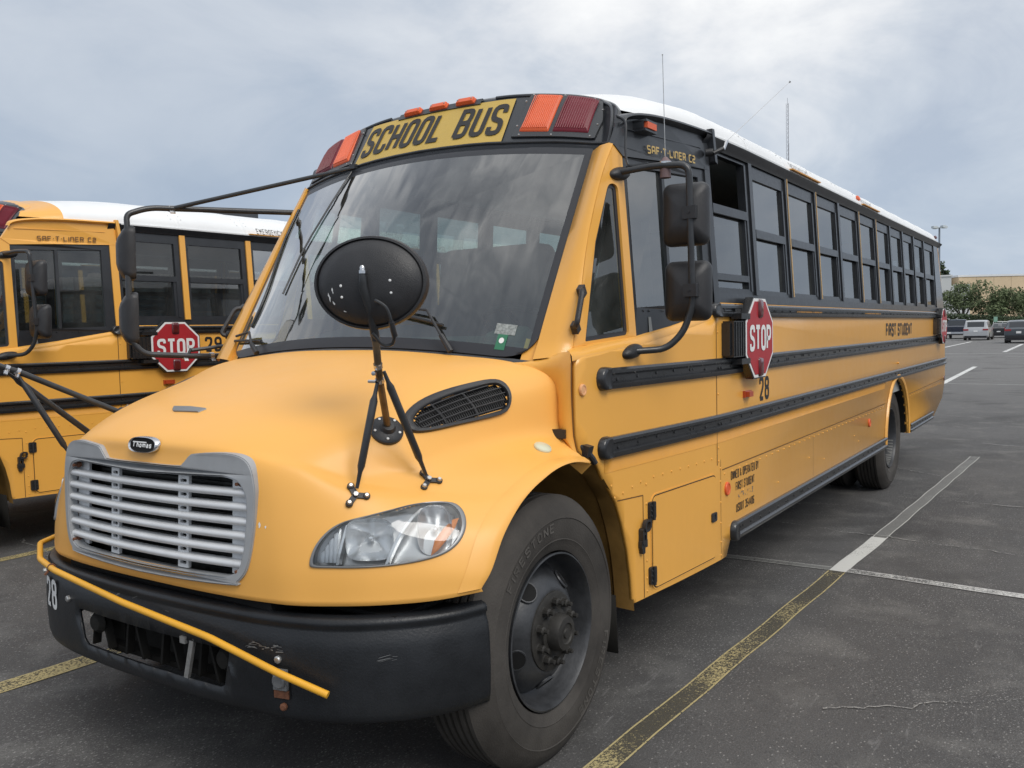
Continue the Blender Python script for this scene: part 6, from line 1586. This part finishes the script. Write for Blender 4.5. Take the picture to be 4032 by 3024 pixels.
tag(leaf_mesh(9000, ff, 2.4, 9).build('far_wood', M_leaf2, None, smooth=False), 'distant belt of dark trees along the horizon', None, None, 'stuff')
# verge
M_grass = mat('grass_verge', (.075, .095, .035), .9, var=.35, vscale=1.5); M_kerb = mat('concrete_kerb', (.36, .35, .33), .8, var=.1)
b = MB(); b.box((109.6, -30, 0), (150, 40, .14)); tag(b.build('grass_verge', M_grass, smooth=False), kind='structure')
b = MB(); b.box((109.4, -30, 0), (109.62, 40, .16)); tag(b.build('kerb', M_kerb, smooth=False), kind='structure')
# white hand rail
fr = empty('hand_rail', (120.5, 7, 0)); tag(fr, 'low white railing on the verge between the minivan and the grey SUV', 'railing')
P0, P1 = Vector((120.2, 7.75, .14)), Vector((121.6, 4.0, .14))
def rpart(n, mb):
    o = mb.build(n, M_trimw, None); o.parent = fr; o.matrix_parent_inverse = Matrix.Translation((-120.5, -7, 0))
for z in (1.45, .95): b = MB(); b.tube([P0+Vector((0, 0, z)), P1+Vector((0, 0, z-.12))], .05, 6); rpart('rail', b)
for k in range(5): b = MB(); p = P0.lerp(P1, k/4); b.tube([p, p+Vector((0, 0, 1.43-.03*k))], .045, 6); rpart('post', b)
sg = empty('lot_sign', (115.8, 7.16, 0)); tag(sg, 'small pale green sign on a post behind the silver minivan', 'sign')
b = MB(); b.box((-.03, -.20, 1.55), (.03, .20, 2.15)); b.build('sign_board', mat('pale_green_sign', (.28, .48, .38), .5), sg, smooth=False)
b = MB(); b.tube([(0.05, 0, 0), (.05, 0, 1.6)], .04, 6); b.build('post', M_steel, sg)
# parking-lot light
lp = empty('lot_light', (102.8, 11.5, 0)); tag(lp, 'tall grey parking lot light with four lamp heads above the back of the nearest bus', 'street light')
M_pole = mat('grey_pole', (.22, .25, .28), .5, metal=.3); M_head = mat('lamp_head', (.55, .60, .62), .35)
b = MB(); b.tube([(0, 0, 0), (0, 0, 11.9)], [.14, .09], 8); b.build('pole', M_pole, lp)
for k in range(4):
    t = PI/4*1.0+PI/2*k; d = Vector((math.cos(t), math.sin(t), 0)); b = MB(); b.tube([(0, 0, 11.85), d*.55+Vector((0, 0, 11.95))], .04, 5); b.obox(d*.62+Vector((0, 0, 11.93)), d*.24, Vector((-d.y, d.x, 0))*.20, (0, 0, .11)); b.build('lamp_head', M_head, lp, angle=30)
# radio tower
rt = empty('radio_tower', (508.5, 145.6, 0)); tag(rt, 'thin lattice radio tower far off, rising above the bus roof', 'tower'); M_tow = mat('tower_steel', (.24, .25, .28), .6)
b = MB(); W3 = [(.75*math.cos(2*PI*k/3), .75*math.sin(2*PI*k/3)) for k in range(3)]
for (x, y) in W3: b.tube([(x, y, 0), (x, y, 128)], .09, 4)
for k in range(52):
    z = k*2.45
    for i in range(3):
        x, y = W3[i]; x2, y2 = W3[(i+1) % 3]; b.tube([(x, y, z), (x2, y2, z+2.45)], .05, 3, cap=False)
b.build('lattice', M_tow, rt, kind='stuff')
b = MB(); b.tube([(0, 0, 127), (0, 0, 131)], .1, 5); b.tube([(2.4, 0, 92), (2.4, 0, 106)], .10, 4); b.tube([(-2.2, -1, 84), (-2.2, -1, 96)], .10, 4); b.tube([(-2.2, -1, 94), (0, 0, 94)], .06, 4); b.tube([(2.4, 0, 100), (0, 0, 100)], .06, 4); b.build('aerial', M_tow, rt)

# parked cars: lofted bodies, facing away (+x)
def car(name, loc, rz, kind, paint, label, cat):
    c = empty(name, loc, rz); tag(c, label, cat, 'cars parked at the far side of the lot')
    K = dict(
     van=dict(L=5.1, W=1.0, gr=.17, belt=1.02, roof=1.74, st=[(0, .93, .55, .93, 1.00, .70), (.05, .97, .30, 1.02, 1.10, .78), (.22, .99, .24, 1.05, 1.66, .80), (.50, 1.0, .22, 1.06, 1.74, .82), (2.4, 1.0, .2, 1.04, 1.76, .82), (3.35, 1.0, .2, 1.02, 1.62, .78), (4.05, .99, .2, 1.0, 1.06, .80), (4.85, .93, .24, .86, .90, .7), (5.1, .80, .34, .66, .70, .6)]),
     suv=dict(L=4.7, W=.94, gr=.2, belt=1.0, roof=1.67, st=[(0, .88, .55, .95, 1.02, .66), (.06, .92, .32, 1.02, 1.10, .72), (.35, .93, .25, 1.04, 1.58, .74), (.65, .94, .24, 1.03, 1.67, .76), (2.3, .94, .22, 1.0, 1.68, .76), (3.0, .94, .22, .98, 1.50, .72), (3.55, .93, .22, .98, 1.02, .74), (4.45, .88, .28, .84, .88, .7), (4.7, .78, .38, .64, .68, .6)]),
     pick=dict(L=5.7, W=1.0, gr=.3, belt=1.12, roof=1.85, st=[(0, .96, .55, 1.14, 1.18, .90), (.04, .99, .42, 1.17, 1.20, .92), (1.85, 1.0, .40, 1.17, 1.20, .92), (1.9, 1.0, .40, 1.17, 1.25, .86), (2.12, 1.0, .36, 1.16, 1.84, .80), (2.5, 1.0, .36, 1.15, 1.88, .80), (3.5, 1.0, .34, 1.14, 1.84, .78), (4.2, 1.0, .34, 1.13, 1.16, .82), (5.4, .97, .36, 1.04, 1.08, .8), (5.7, .88, .45, .85, .9, .7)]),
     sedan=dict(L=4.7, W=.9, gr=.17, belt=.92, roof=1.45, st=[(0, .84, .5, .88, .93, .64), (.06, .88, .3, .94, .98, .70), (.9, .9, .22, .95, 1.0, .72), (1.5, .9, .22, .94, 1.40, .62), (2.2, .9, .2, .93, 1.46, .62), (3.0, .9, .2, .92, 1.32, .60), (3.6, .9, .22, .92, .96, .66), (4.5, .84, .28, .74, .78, .6), (4.7, .74, .36, .6, .64, .5)]))[kind]
    body = MB(); rows = []
    for (x, w_, z0, zb, zr, wr) in K['st']:
        zm = (z0+zb)/2; rows.append([(x, -w_*.86, z0), (x, -w_*.98, z0+.08), (x, -w_, zm), (x, -w_*.975, zb), (x, -lerp(w_*.97, wr, .93), lerp(zb, zr, .90)), (x, -wr*.86, zr), (x, 0, zr+.02), (x, wr*.86, zr), (x, lerp(w_*.97, wr, .93), lerp(zb, zr, .90)), (x, w_*.975, zb), (x, w_, zm), (x, w_*.98, z0+.08), (x, w_*.86, z0)])
    body.grid(rows); body.add(rows[0], [tuple(range(13))]); body.add(rows[-1], [tuple(range(13))[::-1]])
    body.build('body', paint, c, angle=32)
    st = K['st']; gl_ = MB()
    # rear window and side glass, set just proud of the skin
    j = next(i for i in range(len(st)) if st[i][4] > st[i][3]+.35); a, b2 = st[j-1], st[j]
    def sk(i, side, t): x, w_, z0, zb, zr, wr = st[i]; return Vector((x, side*(lerp(w_*.975, lerp(w_*.97, wr, .93), t)+.008), lerp(zb, lerp(zb, zr, .90), t)))
    e0, e1 = Vector((a[0], a[5]*.84, a[4])), Vector((b2[0], b2[5]*.82, b2[4])); n_ = Vector((-(e1.z-e0.z), 0, e1.x-e0.x)).normalized()*.012
    q0, q1 = e0.lerp(e1, .12), e0.lerp(e1, .90)
    gl_.add([q0+n_, Vector((q0.x, -q0.y, q0.z))+n_, Vector((q1.x, -q1.y, q1.z))+n_, q1+n_], [(0, 1, 2, 3)]); gl_.build('rear_window', M_bglass, c, smooth=False)
    for sd in (-1, 1):
        for i in range(j, len(st)-1):
            if st[i+1][4] < st[i+1][3]+.3: break
            g2 = MB(); P = [sk(i, sd, .10), sk(i+1, sd, .10), sk(i+1, sd, .92), sk(i, sd, .92)]; m0 = (P[0]+P[2])/2; P = [p.lerp(m0, .06) for p in P]; g2.add(P, [(0, 1, 2, 3)]); g2.build('side_window', M_bglass, c, smooth=False)
    L, W = K['L'], K['W']; wr_ = .40 if kind == 'pick' else .34
    for x in (.95 if kind != 'pick' else 1.15, L-.95):
        for sd in (-1, 1):
            wm = MB(); wm.lathe((x, sd*(W+.01), wr_), (0, -sd, 0), [(.0, .03), (wr_*.6, .02), (wr_*.66, .0), (wr_*.95, .0), (wr_, .03), (wr_, .20), (0, .22)], 20); wm.build('wheel', M_rub, c, angle=30)
    zb = st[1][3]
    for sd in (-1, 1):
        tl = MB(); y0 = st[1][1]*.985
        if kind == 'pick': tl.box((-.02, sd*y0-.07, .78), (.06, sd*y0+.07, 1.10))
        elif kind == 'suv': tl.box((-.03, min(sd*y0, sd*(y0-.42)), .90), (.07, max(sd*y0, sd*(y0-.42)), 1.04))
        else: tl.box((-.03, min(sd*(y0+.01), sd*(y0-.40)), .86), (.10, max(sd*(y0+.01), sd*(y0-.40)), 1.0))
        tl.build('tail_lamp', M_tail, c, smooth=False)
    bp = MB(); bp.box((-.10, -W*.93, .40 if kind != 'pick' else .50), (.02, W*.93, .58 if kind != 'pick' else .68)); bp.build('rear_bumper', M_chrome if kind == 'pick' else (paint if kind == 'van' else M_plas), c, smooth=False)
    lw = MB(); lw.box((-.04, -W*.85, .22 if kind != 'pick' else .38), (.05, W*.85, .42 if kind != 'pick' else .5)); lw.build('bumper_skirt', M_plas, c, smooth=False)
    pz = .80 if kind in ('van', 'suv') else .60; py = .12
    pb_ = MB(); pb_.box((-.115 if kind == 'pick' else -.03, -.16+(.45 if kind == 'pick' else 0), pz-.08), (-.105 if kind == 'pick' else -.02, .16+(.45 if kind == 'pick' else 0), pz+.08)); pb_.build('licence_plate', M_wht, c, smooth=False)
    return c
M_tail = mat('tail_lamp_red', (.32, .02, .025), .25, coat=.5)
P_silver = mat('silver_car_paint', (.46, .47, .48), .28, metal=.25, coat=.8); P_navy = mat('dark_navy_car_paint', (.012, .018, .036), .25, coat=.8); P_grey = mat('slate_grey_car_paint', (.085, .10, .115), .28, metal=.3, coat=.8); P_black = mat('black_car_paint', (.02, .022, .025), .3, coat=.7)
car('pickup_truck', (91.8, 8.65, 0), 0, 'pick', P_navy, 'dark navy pickup truck parked just right of the back of the nearest bus', 'pickup truck')
car('minivan', (83.4, 5.95, 0), 0, 'van', P_silver, 'silver minivan seen from behind, parked between the navy pickup and the grey SUV', 'minivan')
car('dark_sedan', (94.0, 5.05, 0), 0, 'sedan', P_black, 'dark sedan parked mostly hidden behind the silver minivan', 'car')
car('suv', (70.5, 1.85, 0), 0, 'suv', P_grey, 'slate grey SUV cut off by the right edge of the picture', 'suv')
